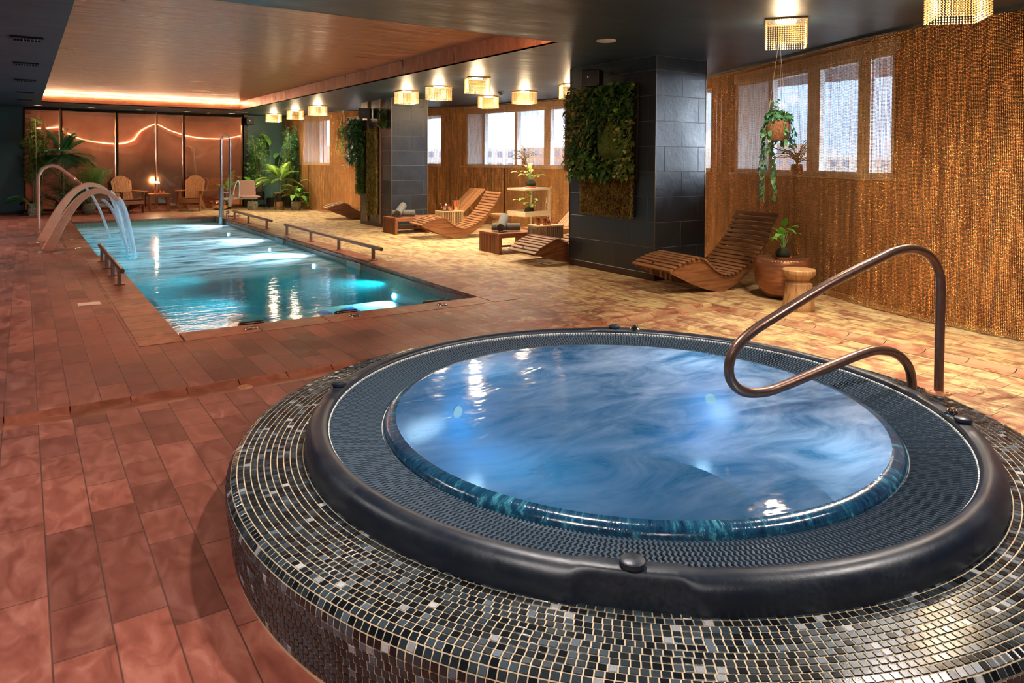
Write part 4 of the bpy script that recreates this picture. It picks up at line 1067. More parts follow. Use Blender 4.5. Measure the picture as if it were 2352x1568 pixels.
# arched cascades
def arch(x, y, S, label):
    r = empty('water_cascade_arch', (x, y, 0)); tag(r, label, 'fountain', 'arched copper bands pouring water into the pool')
    cl = smooth([(0, 0, 0), (.10, 0, .22), (.21, 0, .45), (.34, 0, .67), (.47, 0, .83), (.62, 0, .93), (.76, 0, .94), (.90, 0, .88), (1.00, 0, .78)], 6)
    n = len(cl); vs = []
    for i, p in enumerate(cl):
        t_ = i / (n - 1); a = cl[max(i - 1, 0)]; b = cl[min(i + 1, n - 1)]; d = (b - a).normalized(); nn = Vector((-d.z, 0, d.x)); w_ = (.145 * (1 - t_) + .05 * t_) / 2
        for yy, s_ in ((-.13, 1), (.13, 1), (.13, -1), (-.13, -1)): vs.append(Vector((p.x * S, yy, p.z * S)) + nn * w_ * s_)
    m = MB(); m.add(vs, [(4 * i + k, 4 * i + (k + 1) % 4, 4 * i + 4 + (k + 1) % 4, 4 * i + 4 + k) for i in range(n - 1) for k in range(4)] + [(0, 1, 2, 3), (4 * n - 1, 4 * n - 2, 4 * n - 3, 4 * n - 4)], False)
    b_ = fix(m.build('arch_band', M['copper_satin'], r)); bv = b_.modifiers.new('b', 'BEVEL'); bv.width = .006; bv.segments = 2; bv.limit_method = 'ANGLE'
    MB().lathe([(0, .014), (.17, .014), (.18, 0)], 32).build('flange', M['bronze_dull'], r)
    return r
arch(.31, 13.65, 1.0, 'arched copper band pouring water into the pool, the nearer of the pair')
arch(.27, 15.2, 1.06, 'arched copper band pouring water into the pool, the farther of the pair')
def m_jet():
    t = NT('falling_water'); p = t.co(); s = t.sep(p)
    n1 = t.noise(t.map(p, (.8, 26, .5)), 2.4, 3, .6); a = t.lin(n1, .32, .62, .35, .97)
    tr = t.n('ShaderNodeBsdfTransparent'); d = t.n('ShaderNodeBsdfPrincipled'); d.inputs['Base Color'].default_value = (.88, .90, .98, 1); d.inputs['Roughness'].default_value = .25
    tl = t.n('ShaderNodeBsdfTranslucent'); tl.inputs[0].default_value = (.8, .86, 1, 1); m0 = t.n('ShaderNodeMixShader'); m0.inputs[0].default_value = .4; t.l(d.outputs[0], m0.inputs[1]); t.l(tl.outputs[0], m0.inputs[2])
    mx = t.n('ShaderNodeMixShader'); t.l(a, mx.inputs[0]); t.l(tr.outputs[0], mx.inputs[1]); t.l(m0.outputs[0], mx.inputs[2]); return t.done(mx.outputs[0])
M['jet'] = m_jet()
def jet(p0, v0, w0, w1, zend, label, th=.12):
    P = []; t_ = 0
    while True:
        z = p0[2] + v0[1] * t_ - 4.9 * t_ * t_
        P.append(Vector((p0[0] + v0[0] * t_, p0[1], z)))
        if z < zend: break
        t_ += .02
    n = len(P); vs = []; o_ = Vector(p0)
    for i, p in enumerate(P):
        f = i / (n - 1); a = P[max(i - 1, 0)]; b = P[min(i + 1, n - 1)]; d = (b - a).normalized(); nn = Vector((-d.z, 0, d.x)); w_ = w0 * (1 - f) + w1 * f
        for k in range(16):
            aa = 2 * PI * k / 16; vs.append(p - o_ + Vector((0, w_ / 2 * math.cos(aa), 0)) + nn * th / 2 * math.sin(aa) * (1 - .25 * f))
    m = MB(); m.add(vs, [(i * 16 + k, i * 16 + (k + 1) % 16, (i + 1) * 16 + (k + 1) % 16, (i + 1) * 16 + k) for i in range(n - 1) for k in range(16)], True)
    o = m.build('water_stream', M['jet'], loc=o_); return tag(o, label, 'water', 'streams of water falling into the pool', 'stuff')
jet((1.295, 13.65, .80), (.62, -.35), .22, .13, -.14, 'broad stream of water pouring off the nearer copper arch')
jet((1.32, 15.2, .85), (.60, -.35), .22, .13, -.14, 'broad stream of water pouring off the farther copper arch')
jet((1.08, 13.65, .80), (.95, -.35), .20, .22, -.14, 'fainter stream arcing out from under the nearer copper arch', .05)
jet((.99, 16.9, .94), (1.25, -.9), .16, .62, -.14, 'thin spreading spray from the bent copper pipe', .05)

# pool lift
pf = empty('pool_lift', (4.03, 18.60, 0)); tag(pf, 'steel pool lift with tall hoop mast and tan swing-out seat', 'pool lift')
MB().tube([(0, 0, -.33), (0, 0, .76)], .062, 22).build('mast', M['steel'], pf)
m = MB(); m.tube([(0, 0, .755), (0, 0, .775)], .07, 22); m.tube([(0, 0, .03), (0, 0, .05)], .072, 22); m.build('mast_collar', M['chrome'], pf)
MB().tube(smooth([(0, 0, .7), (0, 0, 1.2), (0, 0, 1.90), (0, 0, 1.95), (.012, 0, 1.998), (.05, 0, 2.04), (.1025, 0, 2.055), (.155, 0, 2.04), (.193, 0, 1.998), (.205, 0, 1.95), (.205, 0, 1.90), (.205, 0, 1.2), (.205, 0, .66), (.215, 0, .60)]), .028, 16).build('hoop_tube', M['steel'], pf)
m = MB(); m.bar((.06, 0, .50), (.86, 0, .50), .05, .045); m.bar((.05, 0, .66), (.19, 0, .66), .02, .02); m.build('arm', M['white_plastic'], pf)
m = MB(); m.prism([(.16, .56), (.24, .60), (.30, .52), (.26, .44), (.22, .30), (.17, .30), (.15, .45)], 'xz', -.03, .03); m.build('bracket', M['steel'], pf)
MB().tube(smooth([(.26, -.06, .58), (.30, -.06, .80), (.36, -.06, .93), (.40, -.06, .92), (.415, -.06, .75), (.39, -.06, .50)]), .016, 12).build('armrest', M['white_plastic'], pf)
m = MB(); vs = []
for off in (0, .03):
    for x, z in ((.43, .53), (.85, .53), (.865, .60), (.86, .86), (.83, .94), (.49, .94), (.465, .90), (.435, .70)):
        vs.append((x, .14 + off + (z - .53) * .16 - .05 * (1 - ((x - .65) / .22) ** 2) * 0, z))
m.add(vs, [tuple(range(8)), tuple(range(15, 7, -1))] + [(i, 8 + i, 8 + (i + 1) % 8, (i + 1) % 8) for i in range(8)])
sb = fix(m.build('seat_back', plain('tan_moulded_seat', (.50, .27, .19), .30, 0), pf)); bv = sb.modifiers.new('b', 'BEVEL'); bv.width = .012; bv.segments = 3
m = MB(); m.box(.42, .87, -.26, .15, .525, .56, .012); m.build('seat', plain('tan_moulded_seat_pan', (.50, .28, .20), .35), pf)
m = MB(); m.tube([(.14, .02, .13), (.14, .02, .01)], .035, 12); m.tube([(.10, .02, .16), (.18, .02, .16)], .045, 14); m.tube([(.14, -.02, .07), (.44, -.05, .07)], .022, 10); m.tube([(.28, -.1, .05), (.28, .06, .05)], .028, 10); m.tube([(.40, -.05, .005), (.40, -.05, .10)], .02, 10); m.build('valve_block', M['chrome'], pf)

# drain lids and small deck fittings
def lid(x, y, r_, label, mat='chrome', z=.0045, grp=None):
    o = MB().lathe([(0, .005), (r_ * .25, .006), (r_ * .3, .002), (r_ * .75, .003), (r_ * .8, .007), (r_, .005), (r_ + .004, 0)], 28, (0, 0, 0)).build('drain_lid', M[mat], loc=(x, y, z)); tag(o, label, 'drain lid', grp)
for x, w_ in ((1.65, 'left'), (2.61, 'middle'), (3.56, 'right')): lid(x, 6.49, .055, 'round metal drain lid in the near pool coping, the %s one of three' % w_, grp='drain lids in the near coping')
for y, w_ in ((13.82, 'nearest'), (15.22, 'second'), (16.82, 'farthest')): lid(.74 if y > 12.4 else .9, y, .05, 'round lid in the left pool edge by the fountains, %s of three' % w_, grp='drain lids by the fountains')
lid(1.21, 4.92, .045, 'round rusty drain cover in the floor gutter left of the hot tub', 'rust', -.023); lid(5.45, 4.92, .045, 'round drain cover in the floor gutter beyond the hot tub', 'rust', -.023); lid(5.86, 2.35, .045, 'round drain cover in the floor gutter beside the curtain', 'rust', -.023)
for x, y, lb in ((.55, 8.47, 'long rectangular floor hatch with metal rim left of the pool rail'), (.45, 13.2, 'small rectangular floor hatch beside the copper arches')):
    o = MB(); o.box(-.10, .10, -.09, .09, .0005, .004); o.box(-.09, .09, -.08, .08, .004, .005); o = o.build('floor_hatch', M['steel'], loc=(x, y, 0)); tag(o, lb, 'floor hatch')

# ------------------------------------------------------------------ ceiling things
M['vent'] = plain('dark_vent', (.02, .022, .027), .4, .3); M['vent_blade'] = plain('grey_vent_blade', (.62, .72, .76), .35, .1)
for i, y in enumerate((9.6, 12.2, 14.82, 17.6, 20.0)):
    v = empty('ceiling_vent', (.05, y, CZ)); tag(v, 'black rectangular slatted air vent in the dark ceiling strip, %s from the camera' % ('nearest', 'second', 'third', 'fourth', 'farthest')[i], 'vent', 'air vents left of the ceiling recess')
    m = MB(); m.box(-.15, .15, -.14, -.11, -.02, 0); m.box(-.15, .15, .11, .14, -.02, 0); m.box(-.15, -.12, -.11, .11, -.02, 0); m.box(.12, .15, -.11, .11, -.02, 0); m.box(-.12, .12, -.11, .11, -.004, 0); m.build('frame', M['vent'], v)
    m = MB()
    for k in range(7): m.bar((-.10 + k * .033, -.11, -.012), (-.10 + k * .033, .11, -.012), .003, .02)
    m.build('blades', M['vent_blade'], v)
M['disc_glow'] = emitter('warm_disc', (1., .82, .58), 14)
gold = NT('gold_bead_strings'); gd = gold.n('ShaderNodeBsdfTranslucent'); gd.inputs[0].default_value = (.98, .80, .48, 1); gm = gold.pbr((.98, .72, .40), .25, .5); gx = gold.n('ShaderNodeMixShader'); gx.inputs[0].default_value = .5
gold.l(gd.outputs[0], gx.inputs[1]); gold.l(gm, gx.inputs[2]); M['gold_bead'] = gold.done(gx.outputs[0])
def bead_mesh():
    m = MB(); S = .175; n = 17; rows_ = 12
    for f in range(4):
        m.M = Matrix.Rotation(f * PI / 2, 4, 'Z')
        for i in range(n):
            x = -S + 2 * S * (i + .5) / n; dy = .003 * math.sin(i * 2.1)
            for k in range(rows_):
                z = -.022 - k * .0195; a, hgt = .0062, .0092; y = -S + dy
                m.add([(x, y, z + hgt), (x + a, y, z), (x, y + a, z), (x - a, y, z), (x, y - a, z), (x, y, z - hgt)], [(0, 4, 1), (0, 1, 2), (0, 2, 3), (0, 3, 4), (5, 1, 4), (5, 2, 1), (5, 3, 2), (5, 4, 3)])
    m.M = Matrix.Identity(4); return m
lamp0 = empty('bead_ceiling_lamp', (5.9, 4.1, CZ)); tag(lamp0, '', 'ceiling lamp')
m = MB(); S = .18
for f in range(4): m.M = Matrix.Rotation(f * PI / 2, 4, 'Z'); m.box(-S, S, -S, -S + .012, -.016, 0)
m.build('frame', plain('copper_lamp_frame', (.55, .30, .14), .3, .8), lamp0)
bead_mesh().build('bead_fringe', M['gold_bead'], lamp0)
MB().lathe([(0, -.020), (.085, -.020), (.092, -.012), (.092, 0)], 28).build('lamp_disc', M['disc_glow'], lamp0)
LAMPS = [(5.88, 4.12, 36, 'square lamp fringed with golden beads, above the bowl table and trunk stool'),
 (5.80, 2.60, 42, 'square golden bead-fringed lamp cut by the top edge of the picture, nearest the camera'),
 (6.11, 12.58, 0, 'golden bead lamp in front of the farther slate pillar'),
 (6.20, 11.46, 28, 'golden bead lamp just right of the farther slate pillar'),
 (6.03, 9.86, 70, 'golden bead lamp in the front row, the highest of the cluster over the wave loungers'),
 (7.96, 12.57, 40, 'smaller-looking golden bead lamp low behind the cluster, in front of the middle window'),
 (7.90, 11.19, 5, 'golden bead lamp right of the black smoke detector, over the shelf stand'),
 (7.86, 9.75, 62, 'golden bead lamp half hidden by the left edge of the leafy pillar'),
 (6.10, 21.4, 5, 'farthest golden bead lamp, over the plants at the teal wall'),
 (6.14, 19.5, 5, 'second farthest golden bead lamp, at the start of the row to the teal wall'),
 (6.03, 17.4, 8, 'third farthest golden bead lamp, left of the hanging ivy')]
for i, (x, y, rz, lb) in enumerate(LAMPS):
    o = lamp0 if i == 0 else copy_tree(lamp0); o.location = (x, y, CZ); o.rotation_euler = (0, 0, math.radians(rz)); o['label'] = lb; o['group'] = 'golden bead-fringed ceiling lamps'
ds = MB().lathe([(0, -.014), (.098, -.012), (.108, -.006), (.110, 0)], 40).build('ceiling_speaker', plain('white_speaker_cover', (.62, .64, .64), .5), loc=(5.28, 5.94, CZ)); tag(ds, 'flat round white speaker cover in the dark ceiling left of the nearest bead lamps', 'ceiling speaker')
sd = empty('smoke_detector', (7.64, 11.62, CZ)); tag(sd, 'small black cone-shaped smoke detector on the dark ceiling among the bead lamps', 'smoke detector')
MB().lathe([(.062, 0), (.062, -.014), (.05, -.03), (.022, -.06), (0, -.065)], 24).build('detector_body', M['black'], sd)
for i, (x, y) in enumerate(((.32, 21.75), (1.5, 21.95), (2.67, 22.0), (3.85, 22.0), (5.05, 22.0))):
    d_ = empty('wall_washer', (x, y, CZ)); tag(d_, 'thin recessed light over the copper wall, %s from the left' % ('first', 'second', 'third', 'fourth', 'fifth')[i], 'downlight', 'recessed lights over the copper wall')
    MB().lathe([(.10, -.001), (.10, -.008), (.075, -.010), (.07, -.002)], 24).build('ring', M['dl_ring'] if 'dl_ring' in M else M['white_plastic'], d_); MB().lathe([(0, -.004), (.07, -.004)], 20).build('lens', emitter('warm_lens', (1., .75, .5), 2.2), d_)
sw = MB().box(-.17, .17, -.10, .10, -.012, 0, .003).build('ceiling_panel', M['white_plastic'], loc=(5.13, 21.15, CZ)); tag(sw, 'flat pale rectangular plate in the ceiling near the far black post', 'ceiling panel')
sm = MB().lathe([(.05, 0), (.05, -.02), (.03, -.04), (0, -.042)], 18).build('smoke_detector', M['copper_edge'], loc=(4.44, 22.1, CZ)); tag(sm, 'tiny round detector on the ceiling above the right fan-backed chair', 'smoke detector')

def speaker(loc, rz, label):
    s_ = empty('wall_speaker', loc, rz); tag(s_, label, 'speaker', 'small box loudspeakers under the ceiling')
    MB().box(-.13, .13, -.085, .085, -.11, .11, .012).build('cabinet', M['black'], s_)
    MB().box(-.12, .12, -.092, -.0855, -.10, .10, .002).build('speaker_grille', M['grille'], s_)
    MB().lathe([(0, .0), (.012, 0), (.012, .003), (0, .003)], 12).build('badge', M['steel'], s_).matrix_local = Matrix.Translation((-.02, -.092, .01)) @ Matrix.Rotation(PI / 2, 4, 'X')
    MB().tube([(0, .085, .02), (0, .14, .05), (0, .17, .09)], .014, 10).build('bracket', M['dark_metal'], s_)
speaker((6.32, 7.38, 2.60), math.radians(-66), 'black box loudspeaker above the leafy panel on the nearer pillar')
speaker((6.34, 15.15, 2.52), math.radians(-35), 'black box loudspeaker high on the farther pillar above the moss strip')
speaker((5.66, 22.42, 2.62), math.radians(12), 'grey box loudspeaker at the top of the black post beside the copper wall')

# ------------------------------------------------------------------ greenery
def m_leaf(name, a, b, var=.35, gloss=.4, trans=.25):
    t = NT(name); isl = t.n('ShaderNodeNewGeometry').outputs['Random Per Island']; n1 = t.noise(t.co(), 18, 3, .6)
    c = t.mix(isl, a, b); c = t.mix(t.lin(n1, .35, .7, 0, var), c, tuple(x * .45 for x in a))
    p = t.pbr(c, gloss, 0, spec=.5); tl = t.n('ShaderNodeBsdfTranslucent'); t.l(t.mix(1., c, (1.3, 1.5, .8), 'MULTIPLY'), tl.inputs[0])
    mx = t.n('ShaderNodeMixShader'); mx.inputs[0].default_value = trans; t.l(p, mx.inputs[1]); t.l(tl.outputs[0], mx.inputs[2]); return t.done(mx.outputs[0])
M['lf_dark'] = m_leaf('dark_palm_leaf', (.02, .085, .035), (.05, .20, .07)); M['lf_mid'] = m_leaf('bamboo_leaf', (.05, .14, .035), (.18, .32, .07))
M['lf_bright'] = m_leaf('bright_leaf', (.08, .30, .04), (.26, .55, .10)); M['lf_yel'] = m_leaf('yellow_green_leaf', (.16, .34, .05), (.48, .58, .16))
M['lf_palm'] = m_leaf('areca_leaf', (.07, .26, .05), (.22, .46, .12)); M['lf_blue'] = m_leaf('blue_green_leaf', (.04, .18, .09), (.16, .36, .16))
M['lf_olive'] = m_leaf('olive_leaf', (.09, .16, .03), (.40, .44, .12)); M['lf_var'] = m_leaf('variegated_leaf', (.18, .32, .08), (.75, .76, .45)); M['lf_brown'] = m_leaf('dry_leaf', (.22, .13, .08), (.60, .42, .30))
M['cane'] = plain('bamboo_cane', (.34, .25, .13), .4, nz=.3, nscale=40); M['bark'] = plain('palm_trunk', (.28, .16, .08), .8, nz=.4, nscale=30, bumps=.4); M['stem'] = plain('green_stem', (.12, .24, .06), .5); M['soil'] = plain('dark_soil', (.02, .014, .01), .9, bumps=.5, nscale=60)
def m_moss(name, a, b, c3):
    t = NT(name); isl = t.n('ShaderNodeNewGeometry').outputs['Random Per Island']; n1 = t.noise(t.co(), 6, 4, .65)
    c = t.ramp(n1, [(.32, a), (.5, b), (.66, c3)]); c = t.mix(1., c, t.ramp(isl, [(0, (.45, .45, .45)), (1, (1.5, 1.5, 1.4))]), 'MULTIPLY'); return t.done(t.pbr(c, .8))
M['moss_tan'] = m_moss('dry_tan_moss', (.26, .12, .06), (.32, .26, .06), (.50, .38, .12)); M['moss_green'] = m_moss('bright_moss', (.035, .09, .01), (.06, .14, .015), (.10, .19, .025))
def blade(m, p, d, L_, w_, up=(0, 0, 1), curl=.3, fold=.25, n=4, tip=1.0, prof=None):
    """tapered leaf blade bending downwards"""
    p = Vector(p); d = Vector(d).normalized(); u = Vector(up); s_ = d.cross(u)
    if s_.length < 1e-3: s_ = d.cross(Vector((1, 0, 0)))
    s_.normalize(); u = s_.cross(d).normalized(); vs = [p.copy()]; q = p.copy(); dd = d.copy()
    for i in range(1, n):
        t_ = i / n; dd = (dd - u * curl / n).normalized(); u = s_.cross(dd).normalized(); q = q + dd * L_ / n
        w__ = w_ * (prof[i] if prof else math.sin(PI * min(1, t_ ** .75 * .98)))
        vs += [q - s_ * w__ / 2 + u * fold * w__ / 2, q.copy(), q + s_ * w__ / 2 + u * fold * w__ / 2]
    dd = (dd - u * curl / n).normalized(); vs.append(q + dd * L_ / n)
    fs = [(0, 2, 1), (0, 3, 2)]
    for i in range(n - 2):
        a = 1 + 3 * i; fs += [(a, a + 1, a + 4, a + 3), (a + 1, a + 2, a + 5, a + 4)]
    a = 1 + 3 * (n - 2); e = len(vs) - 1; fs += [(a, a + 1, e), (a + 1, a + 2, e)]
    m.add(vs, fs, True)
def rdir(r, el0, el1):
    a = r.random() * 2 * PI; e = math.radians(el0 + (el1 - el0) * r.random()); return Vector((math.cos(a) * math.cos(e), math.sin(a) * math.cos(e), math.sin(e)))
def pot(parent, r_, h_, mat, z=0):
    MB().lathe([(0, z), (r_ * .82, z), (r_ * .98, z + h_ * .3), (r_, z + h_ * .65), (r_ * .9, z + h_), (r_ * .82, z + h_), (r_ * .84, z + h_ * .85), (0, z + h_ * .85)], 30).build('pot', mat, parent)
    MB().lathe([(0, z + h_ * .9), (r_ * .82, z + h_ * .88)], 20).build('soil', M['soil'], parent)
def m_terrazzo():
    t = NT('pebble_pot'); v = t.n('ShaderNodeTexVoronoi'); v.inputs['Scale'].default_value = 55; t.l(t.co(), v.inputs['Vector']); c = t.ramp(v.outputs['Distance'], [(0, (.50, .48, .36)), (.5, (.30, .29, .21)), (.7, (.08, .08, .06))]); return t.done(t.pbr(c, .7, 0, t.bump(v.outputs['Distance'], -.6, .004)))
M['pebble'] = m_terrazzo(); M['pot_black'] = plain('black_pot', (.015, .015, .015), .4); M['terra_pot'] = plain('terracotta_saucer', (.42, .15, .07), .6)
def fan_frond(m, base, d, L_, seed, n=22, lw=.016, ll=.22, droop=.8):
    """feather palm frond: arching rachis with paired leaflets"""
    r = random.Random(seed); p = Vector(base); d = Vector(d).normalized(); P = [p.copy()]; up = Vector((0, 0, 1)); steps = n
    for i in range(steps):
        d = (d - up * droop / steps * (i / steps + .25)).normalized(); p = p + d * L_ / steps; P.append(p.copy())
    m.tube(P[::3] + [P[-1]], [.006 - .004 * i / (len(P[::3])) for i in range(len(P[::3]) + 1)], 5, False)
    for i in range(int(steps * .22), steps):
        t_ = i / steps; a = P[i]; dd = (P[min(i + 1, steps)] - P[i - 1]).normalized(); s_ = dd.cross(up)
        if s_.length < .05: s_ = Vector((1, 0, 0))
        s_.normalize(); l2 = ll * (math.sin(PI * (.18 + .78 * t_)) ** .7)
        for sg in (-1, 1):
            blade(m, a, s_ * sg * .85 + dd * .75 + Vector((0, 0, .18 + .2 * r.random())), l2 * (.85 + .3 * r.random()), lw, curl=.55, n=3)
def keep_inside(o, ylim=22.70):
    """leaves that touch the wall, curtain or ceiling bend along it"""
    bpy.context.view_layer.update()
    for ch in kids(o):
        if ch.type != 'MESH': continue
        for v in ch.data.vertices:
            w = o.matrix_world @ v.co
            if w.y > ylim: w.y = ylim - .12 * (1 - math.exp(-(w.y - ylim) * 3)) * random.random()
            xl = XC(w.y) - .05
            if w.x > xl and w.y > 12: w.x = xl - .10 * (1 - math.exp(-(w.x - xl) * 3)) * random.random()
            if w.z > 2.77: w.z = 2.77
            v.co = o.matrix_world.inverted() @ w
def plant(name, loc, label, cat='plant', group=None):
    o = empty(name, loc); return tag(o, label, cat, group)
def bamboo(loc, h_, n, label, seed, mat, spread=.16, potr=.16, poth=.28, z0=0, lo=.25, wide=.42, dens=1.0, pm='pot_black'):
    o = plant('potted_bamboo', loc, label); r = random.Random(seed); pot(o, potr, poth, M[pm], z0); f = MB()
    for k in range(n):
        a = r.random() * 2 * PI; q = spread * math.sqrt(r.random()); top = h_ * (.70 + .3 * r.random()) if k else h_
        b0 = Vector((q * .5 * math.cos(a), q * .5 * math.sin(a), z0 + poth * .85)); b1 = Vector((q * 1.4 * math.cos(a), q * 1.4 * math.sin(a), top))
        c_ = MB(); c_.tube([b0, b0.lerp(b1, .5) + Vector((.02, 0, 0)), b1], [.013, .010, .004], 8); c_.build('cane', M['cane'], o)
        z = lo
        while z < 1.0:
            p = b0.lerp(b1, z)
            for j in range(max(1, int(3 * dens))):
                d = rdir(r, 5, 55); L_ = wide * (.5 + .6 * r.random()) * (1.15 - .75 * z); q1 = p + d * L_
                f.tube([p, q1], .0022, 4, False)
                for i in range(int(7 * dens) + 3):
                    pp_ = p.lerp(q1, .35 + .65 * r.random()); d2 = (d + Vector((r.uniform(-1, 1), r.uniform(-1, 1), r.uniform(-.7, .5))) * .9).normalized()
                    blade(f, pp_, d2, .10 + .07 * r.random(), .014, curl=.5, n=3)
            z += .055
    f.build('foliage', mat, o); return o
def palm(loc, h0, nf, L_, label, seed, mat, potm='pebble', potr=.17, poth=.26, ll=.24, nl=30, droop=.9, el=(45, 82), trunk=None, z0=0, lw=.016):
    o = plant('potted_palm', loc, label); r = random.Random(seed); pot(o, potr, poth, M[potm], z0)
    b = MB()
    if trunk: MB().tube([(0, 0, z0 + poth * .8), (.02, .0, trunk * .6), (0, 0, trunk)], [.03, .024, .018], 10).build('trunk', M['bark'], o)
    zb = trunk if trunk else z0 + poth * .85
    for k in range(nf):
        fan_frond(b, (r.uniform(-.03, .03), r.uniform(-.03, .03), zb), rdir(r, *el), L_ * (.7 + .4 * r.random()), seed * 31 + k, ll=ll, droop=droop, lw=lw, n=nl)
    b.build('fronds', mat, o); return o
def broad(loc, nl, L_, w_, label, seed, mat, potm='pebble', potr=.15, poth=.26, stem=.35, el=(20, 75), z0=0, curl=.9, name='potted_leafy_plant', top=None):
    o = plant(name, loc, label); r = random.Random(seed)
    if potm: pot(o, potr, poth, M[potm], z0)
    f = MB(); s_ = MB(); zb = z0 + poth * .85
    for k in range(nl):
        d = rdir(r, *el); zc = zb + (top or 0) * r.random(); p0 = Vector((0, 0, zc)); p1 = p0 + d * stem * (.6 + .7 * r.random()); s_.tube([p0, p0.lerp(p1, .5) + Vector((0, 0, .03)), p1], .006, 5, False)
        d2 = Vector((d.x, d.y, d.z * .3)).normalized(); blade(f, p1, d2, L_ * (.7 + .5 * r.random()), w_, curl=curl, fold=.3, n=7)
    if top: s_.tube([(0, 0, zb), (0, 0, zb + top)], .014, 8)
    s_.build('stems', M['stem'], o); f.build('leaves', mat, o); return o
# left group before the copper wall
bamboo((.26, 22.25, 0), 2.50, 6, 'tall leafy bamboo in a pebble pot at the left end of the copper wall', 3, M['lf_olive'], .18, .17, .30, pm='pebble', wide=.36, dens=1.1)
palm((.86, 22.20, 0), 0, 28, .80, 'dark green palm with drooping crown standing high before the copper wall', 5, M['lf_dark'], 'pot_black', .15, .25, ll=.34, droop=1.3, el=(-15, 75), trunk=1.55, lw=.018, nl=34)
palm((1.44, 22.2, 0), 0, 12, 1.40, 'bright feathery palm in a pebble pot left of the fan-backed chair', 8, M['lf_palm'], 'pebble', .17, .27, ll=.32, droop=.7, el=(52, 84), lw=.018, nl=36)
broad((.22, 21.85, 0), 12, .50, .16, 'broad-leaved dark plant at the foot of the tall bamboo', 12, M['lf_dark'], 'pebble', .12, .22, stem=.42, el=(15, 70))
palm((.95, 21.9, 0), 0, 12, .75, 'bushy low palm behind the copper pipe fountain', 15, M['lf_dark'], 'pot_black', .12, .2, ll=.22, droop=1.2, el=(35, 80))
# right group before the teal wall
bamboo((5.86, 21.95, 0), 2.25, 5, 'tall bamboo plant on a black stand directly behind the pool lift seat', 21, M['lf_mid'], .16, .13, .24, .28, wide=.48, lo=.2)
bamboo((6.62, 21.75, 0), 2.42, 6, 'tallest bamboo plant beside the start of the chain curtain', 23, M['lf_blue'], .18, .14, .26, .1, wide=.42, lo=.28)
palm((6.22, 21.25, 0), 0, 20, .72, 'leafy palm on a black wire stand in front of the bamboos', 27, M['lf_yel'], 'pot_black', .10, .22, ll=.26, droop=1.5, el=(5, 75), trunk=.85, z0=.25, lw=.022)
broad((6.55, 20.75, 0), 20, .36, .15, 'broad-leaved bright plant in a pebble pot by the curtain corner', 31, M['lf_bright'], 'pebble', .15, .25, stem=.22, el=(-5, 60), top=.42)
broad((5.52, 21.5, 0), 9, .22, .20, 'split-leaved bright plant in a pebble pot under the pool lift seat', 33, M['lf_bright'], 'pebble', .15, .25, stem=.55, el=(45, 85), curl=.6)
broad((6.30, 22.35, 0), 5, .62, .20, 'banana plant with large paddle leaves against the teal wall', 36, M['lf_bright'], 'pot_black', .15, .3, stem=1.3, el=(74, 88), curl=1.4)
palm((4.98, 22.2, 0), 0, 8, .65, 'small green fern-like palm at the right end of the copper wall', 39, M['lf_yel'], 'pot_black', .10, .2, ll=.15, droop=1.6, el=(30, 75), trunk=.55)
for o in [o for o in bpy.data.objects if o.name.split('.')[0] in ('potted_palm', 'potted_bamboo', 'potted_leafy_plant')]: keep_inside(o, 22.70 if o.location.x < 5.2 else 22.80)
for (x, y, z, lb) in ((5.86, 21.95, .28, 'black wire stand under the bamboo behind the pool lift'), (6.22, 21.25, .25, 'black wire stand under the leafy palm')):
    s_ = empty('plant_stand', (x, y, 0)); tag(s_, lb, 'plant stand')
    for k in range(4):
        a = k * PI / 2 + .6; MB().tube([(.15 * math.cos(a), .15 * math.sin(a), 0), (.15 * math.cos(a), .15 * math.sin(a), z + .16)], .007, 6).build('leg', M['black'], s_)
    m = MB(); m.tube([(.15 * math.cos(a), .15 * math.sin(a), z - .008) for a in [k * PI / 10 for k in range(20)]], .006, 6, closed=True); m.bar((-.145, 0, z - .008), (.145, 0, z - .008), .012, .01); m.bar((0, -.145, z - .008), (0, .145, z - .008), .012, .01); m.build('ring', M['black'], s_)

